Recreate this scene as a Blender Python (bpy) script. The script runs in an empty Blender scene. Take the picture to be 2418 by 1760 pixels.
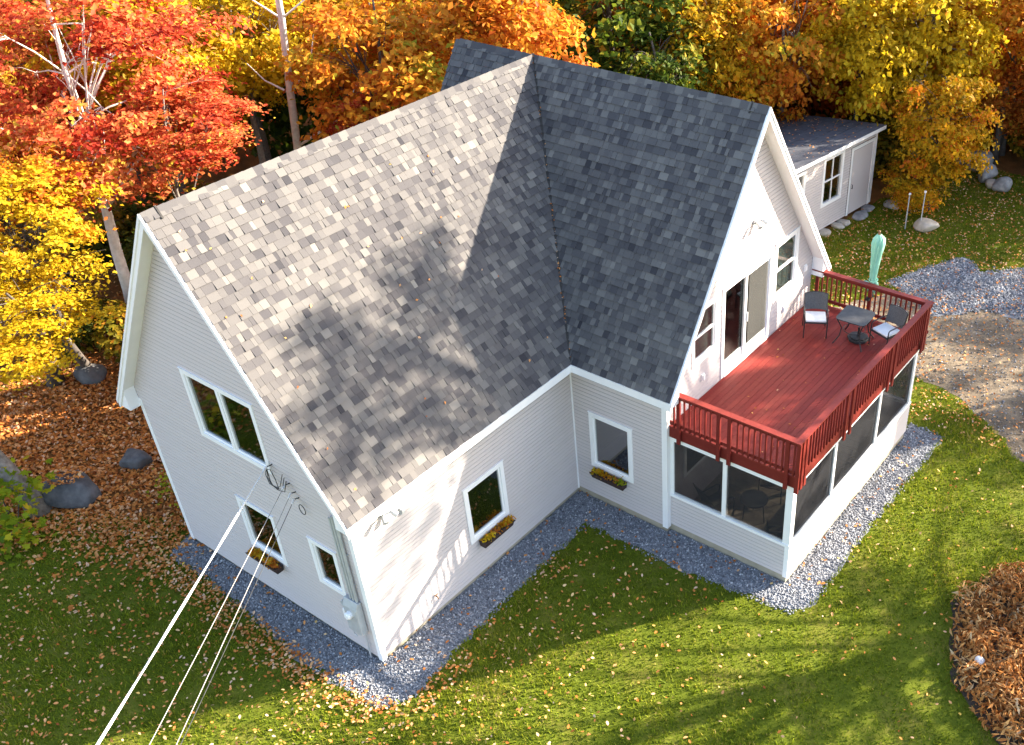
import bpy, math, random
import numpy as np
from mathutils import Vector, Matrix
random.seed(7)
RNG = np.random.default_rng(11)
S = bpy.context.scene
COL = S.collection

# ------------------------------------------------------------------ camera, sky, sun, exposure
cam = bpy.data.objects.new('camera', bpy.data.cameras.new('camera'))
COL.objects.link(cam)
cam.location = (16.183, -8.078, 16.829)
cam.rotation_euler = (0.9433, 0.0154, 0.6131)
cam.data.sensor_width = 36.0
cam.data.lens = 0.9937 * 36.0
cam.data.shift_x = -0.1378
cam.data.shift_y = 0.028
cam.data.clip_start = 0.1
cam.data.clip_end = 600
S.camera = cam

SUN_DIR = Vector((1.2, 1.7, 1.0)).normalized()          # towards the sun
world = bpy.data.worlds.new("World"); S.world = world
world.use_nodes = True
wn = world.node_tree.nodes; wl = world.node_tree.links
bg = wn['Background']
sky = wn.new('ShaderNodeTexSky'); sky.sky_type = 'NISHITA'; sky.sun_disc = False
sky.sun_elevation = math.asin(SUN_DIR.z)
sky.sun_rotation = math.atan2(SUN_DIR.x, SUN_DIR.y)
sky.air_density = 1.0; sky.dust_density = 1.5; sky.ozone_density = 1.0
hs = wn.new('ShaderNodeHueSaturation'); hs.inputs['Saturation'].default_value = 0.92
wl.new(sky.outputs[0], hs.inputs['Color']); wl.new(hs.outputs[0], bg.inputs[0])
bg.inputs[1].default_value = 0.112
sun = bpy.data.objects.new('sun', bpy.data.lights.new('sun', 'SUN'))
COL.objects.link(sun)
sun.data.energy = 5.0
sun.data.angle = math.radians(0.55)
sun.data.color = (1.0, 0.88, 0.71)
sun.rotation_euler = (-SUN_DIR).to_track_quat('-Z', 'Y').to_euler()
sun.location = (40, 60, 40)
S.view_settings.view_transform = 'Standard'
S.view_settings.look = 'None'
S.view_settings.exposure = 2.3
S.view_settings.gamma = 1.0
S.view_settings.use_curve_mapping = False
S.render.engine = 'CYCLES'
S.cycles.max_bounces = 8
S.cycles.transparent_max_bounces = 12

# ------------------------------------------------------------------ materials
def newmat(name):
    m = bpy.data.materials.new(name); m.use_nodes = True
    nt = m.node_tree
    return m, nt, nt.nodes, nt.links, nt.nodes['Principled BSDF']

def noise(N, L, scale, detail=4, rough=0.6, coord='Object', vec=None):
    tc = N.new('ShaderNodeTexCoord'); n = N.new('ShaderNodeTexNoise')
    n.inputs['Scale'].default_value = scale; n.inputs['Detail'].default_value = detail
    n.inputs['Roughness'].default_value = rough
    L.new(vec if vec is not None else tc.outputs[coord], n.inputs['Vector'])
    return n

def ramp(N, L, fac, stops):
    r = N.new('ShaderNodeValToRGB'); e = r.color_ramp.elements
    while len(e) < len(stops): e.new(0.5)
    for i, (p, c) in enumerate(stops):
        e[i].position = p; e[i].color = (*c, 1)
    L.new(fac, r.inputs[0]); return r

def bump(N, L, h, P, strength=0.3, dist=0.01):
    b = N.new('ShaderNodeBump'); b.inputs['Strength'].default_value = strength
    b.inputs['Distance'].default_value = dist
    L.new(h, b.inputs['Height']); L.new(b.outputs[0], P.inputs['Normal']); return b

def math_(N, L, op, a, b):
    m = N.new('ShaderNodeMath'); m.operation = op
    for i, v in enumerate((a, b)):
        if isinstance(v, (int, float)): m.inputs[i].default_value = v
        else: L.new(v, m.inputs[i])
    return m.outputs[0]

def plain(name, c1, c2, scale=6, rough=0.6, bmp=0.15, bscale=None, metallic=0.0, coord='Object'):
    m, nt, N, L, P = newmat(name)
    n = noise(N, L, scale, coord=coord)
    r = ramp(N, L, n.outputs[0], [(0.3, c1), (0.7, c2)])
    L.new(r.outputs[0], P.inputs['Base Color'])
    P.inputs['Roughness'].default_value = rough; P.inputs['Metallic'].default_value = metallic
    if bmp:
        n2 = noise(N, L, bscale or scale * 6, coord=coord); bump(N, L, n2.outputs[0], P, bmp, 0.006)
    return m

def tinted(name, stops, rough=0.8, gscale=90, gamt=0.25, bmp=0.25, bdist=0.004, big=None):
    """colour from the per-piece 'tint' attribute, with fine grain on top"""
    m, nt, N, L, P = newmat(name); P.inputs['Specular IOR Level'].default_value = 0.18
    a = N.new('ShaderNodeAttribute'); a.attribute_name = 'tint'
    n = noise(N, L, gscale, 3)
    g = math_(N, L, 'MULTIPLY', math_(N, L, 'SUBTRACT', n.outputs[0], 0.5), gamt)
    f = math_(N, L, 'ADD', a.outputs['Fac'], g)
    if big:
        nb = noise(N, L, big[0], 3)
        f = math_(N, L, 'ADD', f, math_(N, L, 'MULTIPLY', math_(N, L, 'SUBTRACT', nb.outputs[0], 0.5), big[1]))
    r = ramp(N, L, f, stops)
    L.new(r.outputs[0], P.inputs['Base Color']); P.inputs['Roughness'].default_value = rough
    bump(N, L, n.outputs[0], P, bmp, bdist)
    return m

def leafmat(name, stops, trans=0.35, rough=0.55):
    m, nt, N, L, P = newmat(name); P.inputs['Specular IOR Level'].default_value = 0.12
    a = N.new('ShaderNodeAttribute'); a.attribute_name = 'tint'
    r = ramp(N, L, a.outputs['Fac'], stops)
    L.new(r.outputs[0], P.inputs['Base Color']); P.inputs['Roughness'].default_value = rough
    t = N.new('ShaderNodeBsdfTranslucent'); L.new(r.outputs[0], t.inputs['Color'])
    mx = N.new('ShaderNodeMixShader'); mx.inputs[0].default_value = trans
    L.new(P.outputs[0], mx.inputs[1]); L.new(t.outputs[0], mx.inputs[2])
    L.new(mx.outputs[0], N['Material Output'].inputs['Surface'])
    return m

M = {}
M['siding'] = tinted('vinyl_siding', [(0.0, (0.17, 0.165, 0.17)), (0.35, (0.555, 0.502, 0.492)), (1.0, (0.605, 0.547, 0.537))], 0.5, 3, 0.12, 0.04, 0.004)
M['trim'] = plain('white_trim', (0.84, 0.835, 0.84), (0.88, 0.875, 0.875), 3, 0.45, 0.04, 60)
M['shingle'] = tinted('asphalt_shingle', [(0.0, (0.026, 0.026, 0.032)), (0.35, (0.074, 0.070, 0.074)),
                      (0.7, (0.15, 0.141, 0.133)), (1.0, (0.23, 0.215, 0.193))], 0.9, 160, 0.35, 0.5, 0.003, (0.7, 0.18))
M['underlay'] = plain('roof_underlay', (0.03, 0.03, 0.034), (0.06, 0.06, 0.065), 8, 0.9)
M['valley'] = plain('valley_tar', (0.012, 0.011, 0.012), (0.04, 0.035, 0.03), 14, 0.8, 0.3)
M['found'] = plain('foundation_concrete', (0.30, 0.26, 0.19), (0.42, 0.37, 0.28), 3, 0.9, 0.3)
M['dark'] = plain('interior_dark', (0.05, 0.045, 0.04), (0.09, 0.08, 0.07), 2, 0.8, 0)
M['blind'] = plain('grey_green_blind', (0.24, 0.27, 0.25), (0.30, 0.33, 0.30), 3, 0.8, 0)
M['interior'] = plain('interior_wall', (0.22, 0.2, 0.17), (0.28, 0.25, 0.21), 2, 0.8, 0)
M['tile'] = plain('porch_floor_tile', (0.30, 0.24, 0.16), (0.40, 0.33, 0.23), 4, 0.6, 0.1)
M['deck'] = tinted('red_deck_stain', [(0.0, (0.12, 0.014, 0.013)), (0.4, (0.205, 0.026, 0.021)),
                   (0.72, (0.24, 0.042, 0.03)), (0.9, (0.33, 0.11, 0.075)), (1.0, (0.42, 0.20, 0.14))], 0.55, 14, 0.5, 0.25, 0.004, (0.9, 0.3))
M['redwood'] = tinted('red_rail_stain', [(0.0, (0.12, 0.014, 0.012)), (0.5, (0.165, 0.021, 0.017)),
                      (1.0, (0.26, 0.05, 0.036))], 0.5, 12, 0.5, 0.2, 0.004, (1.2, 0.25))
M['black'] = plain('black_metal', (0.015, 0.015, 0.017), (0.03, 0.03, 0.032), 12, 0.45, 0.1)
M['wicker'] = plain('dark_wicker', (0.05, 0.052, 0.058), (0.10, 0.10, 0.105), 40, 0.6, 0.5, 120)
M['tabletop'] = plain('slate_tabletop', (0.022, 0.023, 0.028), (0.05, 0.05, 0.055), 7, 0.55, 0.1)
M['cushion'] = plain('white_cushion', (0.72, 0.73, 0.76), (0.8, 0.81, 0.83), 5, 0.9, 0.3, 14)
M['umbrella'] = plain('mint_fabric', (0.27, 0.60, 0.43), (0.36, 0.70, 0.52), 5, 0.85, 0.3, 30)
M['wood'] = plain('brown_wood', (0.16, 0.08, 0.04), (0.25, 0.14, 0.07), 12, 0.7)
M['sling'] = plain('olive_sling', (0.10, 0.085, 0.06), (0.15, 0.125, 0.09), 30, 0.8)
M['grey'] = plain('grey_metal', (0.42, 0.44, 0.46), (0.52, 0.54, 0.56), 6, 0.45, 0.05, metallic=0.2)
M['cable_w'] = plain('white_cable', (0.78, 0.77, 0.75), (0.86, 0.85, 0.83), 5, 0.5, 0)
M['cable_b'] = plain('black_cable', (0.02, 0.02, 0.022), (0.05, 0.05, 0.05), 5, 0.5, 0)
M['cable_g'] = plain('steel_strand', (0.30, 0.28, 0.26), (0.42, 0.40, 0.37), 5, 0.5, 0)
M['box'] = plain('dark_planter', (0.025, 0.014, 0.012), (0.05, 0.025, 0.02), 8, 0.7)
M['soil'] = plain('bed_soil', (0.03, 0.02, 0.014), (0.07, 0.05, 0.035), 12, 0.95, 0.6, 60)
M['rock'] = plain('granite_boulder', (0.16, 0.16, 0.17), (0.40, 0.39, 0.38), 3.5, 0.85, 0.6, 24)
M['rock_dark'] = plain('dark_boulder', (0.035, 0.037, 0.042), (0.13, 0.13, 0.135), 3, 0.8, 0.6, 20)
M['rock_tan'] = plain('tan_stone', (0.36, 0.32, 0.26), (0.52, 0.47, 0.40), 4, 0.85, 0.4, 24)
M['rock_white'] = plain('white_stone', (0.6, 0.6, 0.6), (0.8, 0.8, 0.8), 4, 0.8, 0.3, 24)
M['bark'] = plain('grey_bark', (0.12, 0.10, 0.085), (0.26, 0.23, 0.20), 9, 0.9, 0.8, 30)
M['bark_dark'] = plain('dark_bark', (0.05, 0.04, 0.034), (0.12, 0.10, 0.085), 9, 0.9, 0.8, 30)
M['bark_pale'] = plain('pale_bark', (0.58, 0.52, 0.46), (0.80, 0.74, 0.68), 6, 0.85, 0.5, 30)
M['shed_roof'] = plain('shed_roof_felt', (0.06, 0.064, 0.08), (0.105, 0.11, 0.13), 5, 0.9, 0.5, 60)
M['litter'] = leafmat('fallen_leaf', [(0.0, (0.20, 0.06, 0.02)), (0.25, (0.44, 0.14, 0.03)), (0.5, (0.58, 0.23, 0.055)),
                      (0.72, (0.64, 0.34, 0.15)), (0.88, (0.70, 0.48, 0.33)), (1.0, (0.72, 0.46, 0.05))], 0.1, 0.7)
M['grass'] = leafmat('grass_blade', [(0.0, (0.08, 0.115, 0.006)), (0.35, (0.175, 0.225, 0.012)), (0.65, (0.26, 0.285, 0.018)),
                     (0.88, (0.36, 0.31, 0.04)), (1.0, (0.50, 0.37, 0.14))], 0.35, 0.6)
M['gravel'] = tinted('crushed_stone', [(0.0, (0.10, 0.105, 0.12)), (0.4, (0.215, 0.225, 0.25)), (0.75, (0.36, 0.37, 0.395)),
                     (1.0, (0.58, 0.58, 0.59))], 0.8, 60, 0.2, 0.3, 0.003)
M['mound'] = leafmat('withered_leaf', [(0.0, (0.14, 0.05, 0.016)), (0.3, (0.34, 0.125, 0.03)), (0.55, (0.46, 0.21, 0.06)),
                     (0.8, (0.56, 0.34, 0.14)), (1.0, (0.66, 0.48, 0.28))], 0.15, 0.6)
PAL = {
 'red': [(0.0, (0.289, 0.025, 0.015)), (0.35, (0.527, 0.064, 0.025)), (0.6, (0.629, 0.145, 0.051)), (0.85, (0.663, 0.272, 0.076)), (1.0, (0.595, 0.408, 0.043))],
 'orange': [(0.0, (0.391, 0.085, 0.012)), (0.35, (0.612, 0.204, 0.019)), (0.65, (0.663, 0.323, 0.027)), (0.9, (0.663, 0.442, 0.043)), (1.0, (0.340, 0.340, 0.025))],
 'yellow': [(0.0, (0.28, 0.20, 0.010)), (0.3, (0.55, 0.36, 0.012)), (0.65, (0.66, 0.46, 0.018)), (0.9, (0.68, 0.52, 0.04)), (1.0, (0.66, 0.24, 0.02))],
 'gold': [(0.0, (0.18, 0.14, 0.010)), (0.25, (0.44, 0.28, 0.012)), (0.55, (0.62, 0.36, 0.014)), (0.8, (0.66, 0.28, 0.016)), (1.0, (0.58, 0.13, 0.02))],
 'brown': [(0.0, (0.26, 0.08, 0.016)), (0.35, (0.52, 0.15, 0.022)), (0.65, (0.62, 0.22, 0.035)), (0.9, (0.64, 0.34, 0.05)), (1.0, (0.38, 0.28, 0.02))],
 'green': [(0.0, (0.022, 0.043, 0.006)), (0.4, (0.07, 0.115, 0.011)), (0.68, (0.17, 0.19, 0.015)), (0.86, (0.340, 0.289, 0.025)), (1.0, (0.595, 0.357, 0.043))],
 'lime': [(0.0, (0.119, 0.204, 0.014)), (0.5, (0.289, 0.357, 0.017)), (0.85, (0.510, 0.459, 0.025)), (1.0, (0.612, 0.391, 0.025))],
 'under': [(0.0, (0.025, 0.038, 0.007)), (0.45, (0.085, 0.102, 0.012)), (0.7, (0.255, 0.204, 0.017)), (0.85, (0.476, 0.306, 0.025)), (1.0, (0.527, 0.221, 0.025))],
}
for k, v in PAL.items(): M['leaf_' + k] = leafmat('leaf_' + k, v, 0.48)

def glassmat(name, tint, refl_boost=1.0):
    m, nt, N, L, P = newmat(name)
    tr = N.new('ShaderNodeBsdfTransparent'); tr.inputs[0].default_value = (*tint, 1)
    gl = N.new('ShaderNodeBsdfGlossy'); gl.inputs['Roughness'].default_value = 0.03
    fr = N.new('ShaderNodeFresnel'); fr.inputs[0].default_value = 1.55
    f = math_(N, L, 'MULTIPLY', fr.outputs[0], refl_boost)
    mx = N.new('ShaderNodeMixShader'); L.new(f, mx.inputs[0])
    L.new(tr.outputs[0], mx.inputs[1]); L.new(gl.outputs[0], mx.inputs[2])
    L.new(mx.outputs[0], N['Material Output'].inputs['Surface'])
    return m
M['glass'] = glassmat('window_glass', (0.6, 0.65, 0.65), 0.33)

def screenmat(name='insect_screen', col=(0.035, 0.036, 0.04)):
    m, nt, N, L, P = newmat(name)
    tr = N.new('ShaderNodeBsdfTransparent')
    df = N.new('ShaderNodeBsdfDiffuse'); df.inputs[0].default_value = (*col, 1)
    n = noise(N, L, 3, 3)
    f = math_(N, L, 'ADD', math_(N, L, 'MULTIPLY', n.outputs[0], 0.12), 0.46)
    mx = N.new('ShaderNodeMixShader'); L.new(f, mx.inputs[0])
    L.new(tr.outputs[0], mx.inputs[1]); L.new(df.outputs[0], mx.inputs[2])
    L.new(mx.outputs[0], N['Material Output'].inputs['Surface'])
    return m
M['screen'] = screenmat()
M['screen_light'] = screenmat('door_screen', (0.10, 0.10, 0.095))

def ground_mat(name, stops, scale, scale2, bmp=0.5, bd=0.03):
    m, nt, N, L, P = newmat(name); P.inputs['Specular IOR Level'].default_value = 0.1
    n = noise(N, L, scale, 6, 0.65); n2 = noise(N, L, scale2, 4, 0.7)
    f = math_(N, L, 'ADD', math_(N, L, 'MULTIPLY', n.outputs[0], 0.6), math_(N, L, 'MULTIPLY', n2.outputs[0], 0.4))
    r = ramp(N, L, f, stops); L.new(r.outputs[0], P.inputs['Base Color'])
    P.inputs['Roughness'].default_value = 0.95
    bump(N, L, n2.outputs[0], P, bmp, bd); return m
M['forest_floor'] = ground_mat('forest_floor', [(0.3, (0.08, 0.045, 0.016)), (0.5, (0.20, 0.09, 0.028)), (0.65, (0.34, 0.15, 0.045))], 1.3, 22)
M['lawn'] = ground_mat('lawn_turf', [(0.3, (0.05, 0.07, 0.006)), (0.5, (0.10, 0.125, 0.010)), (0.68, (0.19, 0.16, 0.035))], 0.9, 30)
M['dirt'] = ground_mat('sandy_dirt', [(0.30, (0.06, 0.05, 0.036)), (0.43, (0.12, 0.095, 0.07)), (0.52, (0.19, 0.15, 0.105)), (0.64, (0.33, 0.26, 0.18))], 0.9, 18)
M['gravel_base'] = ground_mat('gravel_base', [(0.3, (0.13, 0.135, 0.15)), (0.5, (0.24, 0.25, 0.27)), (0.7, (0.36, 0.365, 0.39))], 4, 60)

# ------------------------------------------------------------------ mesh helpers
class MB:
    def __init__(s): s.v = []; s.f = []; s.t = []; s.m = []
    def add(s, verts, faces, tint=0.5, mat=0):
        b = len(s.v); s.v += [tuple(p) for p in verts]; s.t += [tint] * len(verts)
        for f in faces: s.f.append(tuple(b + i for i in f)); s.m.append(mat)
    def box(s, lo, hi, tint=0.5, mat=0):
        x0, y0, z0 = lo; x1, y1, z1 = hi
        s.add([(x0,y0,z0),(x1,y0,z0),(x1,y1,z0),(x0,y1,z0),(x0,y0,z1),(x1,y0,z1),(x1,y1,z1),(x0,y1,z1)], BOXF, tint, mat)
    def hexa(s, p, tint=0.5, mat=0): s.add(p, BOXF, tint, mat)      # 4 bottom, 4 top
    def prism(s, poly, off, tint=0.5, mat=0):
        n = len(poly); o = Vector(off)
        v = [Vector(p) for p in poly]; v2 = [p + o for p in v]
        f = [tuple(range(n - 1, -1, -1)), tuple(range(n, 2 * n))]
        f += [(i, (i + 1) % n, n + (i + 1) % n, n + i) for i in range(n)]
        s.add(v + v2, f, tint, mat)
    def bar(s, a, b, w, h, tint=0.5, up=(0, 0, 1), mat=0):
        a = Vector(a); b = Vector(b); d = (b - a).normalized(); u = Vector(up)
        r = d.cross(u)
        if r.length < 1e-4: r = d.cross(Vector((1, 0, 0)))
        r.normalize(); u = r.cross(d)
        q = []
        for c in (a, b):
            q += [c - r*w/2 - u*h/2, c + r*w/2 - u*h/2, c + r*w/2 + u*h/2, c - r*w/2 + u*h/2]
        s.add(q, [(0,3,2,1),(4,5,6,7),(0,1,5,4),(1,2,6,5),(2,3,7,6),(3,0,4,7)], tint, mat)
    def tube(s, pts, rad, seg=8, tint=0.5, cap=True, mat=0):
        pts = [Vector(p) for p in pts]
        if isinstance(rad, (int, float)): rad = [rad] * len(pts)
        b = len(s.v); prev = None
        for i, p in enumerate(pts):
            d = (pts[min(i+1, len(pts)-1)] - pts[max(i-1, 0)]).normalized()
            if prev is None:
                r = d.cross(Vector((0, 0, 1)))
                if r.length < 1e-3: r = d.cross(Vector((1, 0, 0)))
            else: r = prev - d * prev.dot(d)
            r.normalize(); prev = r; u = d.cross(r)
            for k in range(seg):
                a = 2 * math.pi * k / seg
                s.v.append(tuple(p + (r * math.cos(a) + u * math.sin(a)) * rad[i])); s.t.append(tint)
        for i in range(len(pts) - 1):
            for k in range(seg):
                k2 = (k + 1) % seg
                s.f.append((b+i*seg+k, b+i*seg+k2, b+(i+1)*seg+k2, b+(i+1)*seg+k)); s.m.append(mat)
        if cap:
            s.f.append(tuple(b + k for k in range(seg-1, -1, -1))); s.m.append(mat)
            s.f.append(tuple(b + (len(pts)-1)*seg + k for k in range(seg))); s.m.append(mat)
    def mesh(s, name, smooth=False):
        me = bpy.data.meshes.new(name); me.from_pydata(s.v, [], s.f); me.update()
        a = me.attributes.new('tint', 'FLOAT', 'POINT'); a.data.foreach_set('value', s.t)
        if any(s.m): me.polygons.foreach_set('material_index', s.m)
        if smooth: me.polygons.foreach_set('use_smooth', [True] * len(me.polygons))
        return me
    def build(s, name, mat, parent=None, smooth=False, bevel=0, **kw):
        me = s.mesh(name, smooth)
        for m_ in (mat if isinstance(mat, (list, tuple)) else [mat]): me.materials.append(m_)
        o = bpy.data.objects.new(name, me); COL.objects.link(o)
        if parent is not None: o.parent = parent
        if bevel:
            md = o.modifiers.new('bevel', 'BEVEL'); md.width = bevel; md.segments = 2; md.limit_method = 'ANGLE'
        tag(o, **kw); return o
BOXF = [(0,3,2,1),(4,5,6,7),(0,1,5,4),(1,2,6,5),(2,3,7,6),(3,0,4,7)]

def tag(o, label=None, cat=None, group=None, kind=None):
    if label: o['label'] = label
    if cat: o['category'] = cat
    if group: o['group'] = group
    if kind: o['kind'] = kind
def thing(name, label, cat, loc=(0,0,0), rz=0, group=None):
    o = bpy.data.objects.new(name, None); COL.objects.link(o); o.location = loc; o.rotation_euler = (0, 0, rz)
    o.empty_display_size = 0.3
    tag(o, label, cat, group); return o
def dup(root, loc, rz, label):
    def cp(o, par):
        c = o.copy(); COL.objects.link(c); c.parent = par
        for ch in list(o.children): cp(ch, c)
        return c
    r = cp(root, None); r.location = loc; r.rotation_euler = (0, 0, rz); r['label'] = label; return r

def np_mesh(name, co, faces_v, tint, k):
    """co (n,3); faces_v flat index array, k verts per face"""
    me = bpy.data.meshes.new(name)
    me.vertices.add(len(co)); me.vertices.foreach_set('co', np.asarray(co, np.float32).ravel())
    nf = len(faces_v) // k
    me.loops.add(len(faces_v)); me.loops.foreach_set('vertex_index', np.asarray(faces_v, np.int32))
    me.polygons.add(nf); me.polygons.foreach_set('loop_start', np.arange(0, nf*k, k, dtype=np.int32))
    me.update(calc_edges=True)
    a = me.attributes.new('tint', 'FLOAT', 'POINT'); a.data.foreach_set('value', np.asarray(tint, np.float32))
    return me
def np_obj(name, me, mat, parent=None, **kw):
    me.materials.append(mat); o = bpy.data.objects.new(name, me); COL.objects.link(o)
    if parent is not None: o.parent = parent
    tag(o, **kw); return o

def unit(a): return a / np.maximum(np.linalg.norm(a, axis=1, keepdims=True), 1e-9)
LEAF_KITE = (np.array([(-.5,0,0),(-.08,-.32,.09),(.5,0,-.04),(-.08,.32,.09)]), [(0,1,2),(0,2,3)])
LEAF_OVAL = (np.array([(-.5,0,0),(-.22,-.27,.05),(.16,-.24,.05),(.5,0,-.02),(.16,.24,.06),(-.22,.27,.03)]), [(0,1,2),(0,2,3),(0,3,4),(0,4,5)])
_mp = [(-.5,0,0),(-.34,-.22,.05),(-.30,-.5,.02),(-.02,-.25,.08),(.18,-.40,.0),(.16,-.14,.06),(.5,0,-.06),
       (.16,.14,.06),(.18,.40,.0),(-.02,.25,.08),(-.30,.5,.02),(-.34,.22,.05),(-.08,0,0)]
LEAF_MAPLE = (np.array(_mp), [(12,i,(i+1)%12) for i in range(12)])
def leaves(centres, normals, size, tint, shape=LEAF_KITE, rng=RNG):
    n = len(centres); sv, sf = shape; k = len(sv)
    nn = unit(normals); ref = rng.normal(size=(n, 3)); d = unit(np.cross(nn, ref)); b = np.cross(nn, d)
    co = (centres[:, None, :] + size[:, None, None] * (sv[None, :, 0:1] * d[:, None, :] + sv[None, :, 1:2] * b[:, None, :]
          + sv[None, :, 2:3] * nn[:, None, :]))
    fv = (np.array(sf)[None] + (np.arange(n) * k)[:, None, None]).ravel()
    return co.reshape(-1, 3), fv, np.repeat(tint, k)

# ================================================================== SETTING: ground
def sheet(name, pts, z, mat, kind='structure', n_sub=0, jitter=0.0, **kw):
    pts = [Vector((p[0], p[1], z)) for p in pts]
    out = []
    for i, p in enumerate(pts):
        q = pts[(i+1) % len(pts)]; L_ = (q - p).length; m_ = max(1, int(L_ / 0.25)) if jitter else 1
        nrm = Vector((-(q-p).y, (q-p).x, 0)).normalized() if L_ > 0 else Vector()
        for j in range(m_):
            w = p.lerp(q, j / m_)
            if jitter: w = w + nrm * random.uniform(-jitter, jitter)
            out.append(w)
    me = bpy.data.meshes.new(name); me.from_pydata([tuple(v) for v in out], [], [tuple(range(len(out)))]); me.update()
    me.materials.append(mat); o = bpy.data.objects.new(name, me); COL.objects.link(o); tag(o, kind=kind, **kw); return o
ground = sheet('forest_floor', [(-160,-120),(160,-120),(160,200),(-160,200)], 0.0, M['forest_floor'])
LAWN_POLY = [(-6.6,-1.2),(-9.5,-3.4),(-11,-8),(-11,-30),(40,-30),(40,40),(8,37),(6.6,31.5),(3.4,31.6),(2.6,27.6),(2.2,25.9),(1.6,21),(1.0,17),(-1,14),(-3,12),(-3.6,1.5),(-4.6,0)]
lawn = sheet('lawn', LAWN_POLY, 0.004, M['lawn'], jitter=0.12)
DIRT_POLY = [(3.4,14.6),(3.8,17.0),(5.0,19.2),(6.4,20.8),(8.6,21.6),(10.5,21.6),(14,20),(30,17),(30,11.5),(16,12.4),(12.3,13.6),(10.9,14.9),(9.6,15.6),(8.3,16.0),(5,15.2)]
dirt = sheet('dirt_driveway', DIRT_POLY, 0.008, M['dirt'], jitter=0.14)
PATCH_POLY = [(5.2,20.6),(5.8,22.0),(6.7,23.7),(7.6,23.0),(8.7,24.1),(10.5,23.0),(9.9,20.9),(8.6,20.7),(7.2,19.4),(6.3,20.1)]
patch = sheet('crushed_stone_patch', PATCH_POLY, 0.012, M['gravel_base'], jitter=0.2)
GRAVEL_POLY = [(-3.5,0.3),(-3.3,-0.62),(-1.5,-0.62),(2.2,-0.95),(4.1,-0.85),(4.5,-0.25),(4.3,1.0),(4.15,5.75),(6.85,5.72),
               (9.65,6.02),(9.9,6.5),(9.85,8.8),(9.95,13.7),(9.0,13.8),(9.0,6.8),(6.2,6.8),(3.2,6.7),(3.2,0.1),(-3.2,0.1)]
gravel = sheet('gravel_bed', GRAVEL_POLY, 0.010, M['gravel_base'], jitter=0.13)
def inpoly(P, poly):
    x, y = P[:, 0], P[:, 1]; r = np.zeros(len(P), bool); n = len(poly)
    for i in range(n):
        x0, y0 = poly[i]; x1, y1 = poly[(i+1) % n]
        c = ((y0 > y) != (y1 > y)) & (x < (x1-x0) * (y-y0) / (y1-y0+1e-12) + x0); r ^= c
    return r
def scatter_poly(poly, n, rng=RNG):
    p = np.array(poly); lo, hi = p.min(0), p.max(0); out = []
    tot = 0
    while tot < n:
        q = lo + rng.random((n * 2, 2)) * (hi - lo); q = q[inpoly(q, poly)]; out.append(q); tot += len(q)
    return np.concatenate(out)[:n]

# ================================================================== HOUSE
H, SL, HW, YC = 9.456, 1.4493, 3.29, 9.851
OVE = 0.355; EX = HW + OVE; HE = H - SL * EX
L1 = YC - HW; X2, X3, L2, L1P = 5.989, 9.126, 13.141, 6.688
OV, OV2, XB = 0.268, 0.339, -2.463
CT, ST = 1 / math.hypot(1, SL), SL / math.hypot(1, SL)
DZ = 3.2                                           # deck floor
house = thing('house', 'white steep gabled house with grey shingle roof and red roof deck over a screened porch', 'house')

# ---- foundation and floors
b = MB()
b.prism([(-HW+.02, .02, 0), (HW-.02, .02, 0), (HW-.02, L1+.02, 0), (X2-.02, L1+.02, 0), (X2-.02, L2-.02, 0), (-HW+.02, L2-.02, 0)], (0,0,.22))
b.box((X2-.02, L1P+.02, 0), (X3-.02, L2-.02, .22))
b.build('foundation', M['found'], house)
b = MB()
b.box((-HW+.15, .15, .23), (HW-.15, YC, .30)); b.box((-HW+.15, .15, 3.0), (HW-.15, YC, 3.15))
b.box((HW-.14, L1+.15, .23), (X2-.15, L2-.15, .30)); b.box((HW-.14, L1+.15, 3.0), (X2-.15, L2-.15, 3.15))
b.build('interior_floor', M['dark'], house)
b = MB(); b.box((-HW+.15, 4.2, .3), (HW-.15, 4.3, 3.0)); b.box((.6, .2, .3), (.7, 4.2, 3.0)); b.box((2.6, L1+1.4, 3.15), (2.7, L2-1.4, 5.9)); b.box((-1.7, 3.2, 3.15), (1.7, 3.3, 6.3))
b.box((2.9, L1+.2, .3), (3.0, L2-.2, 3.0))
b.build('interior_partition', M['interior'], house)

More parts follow.
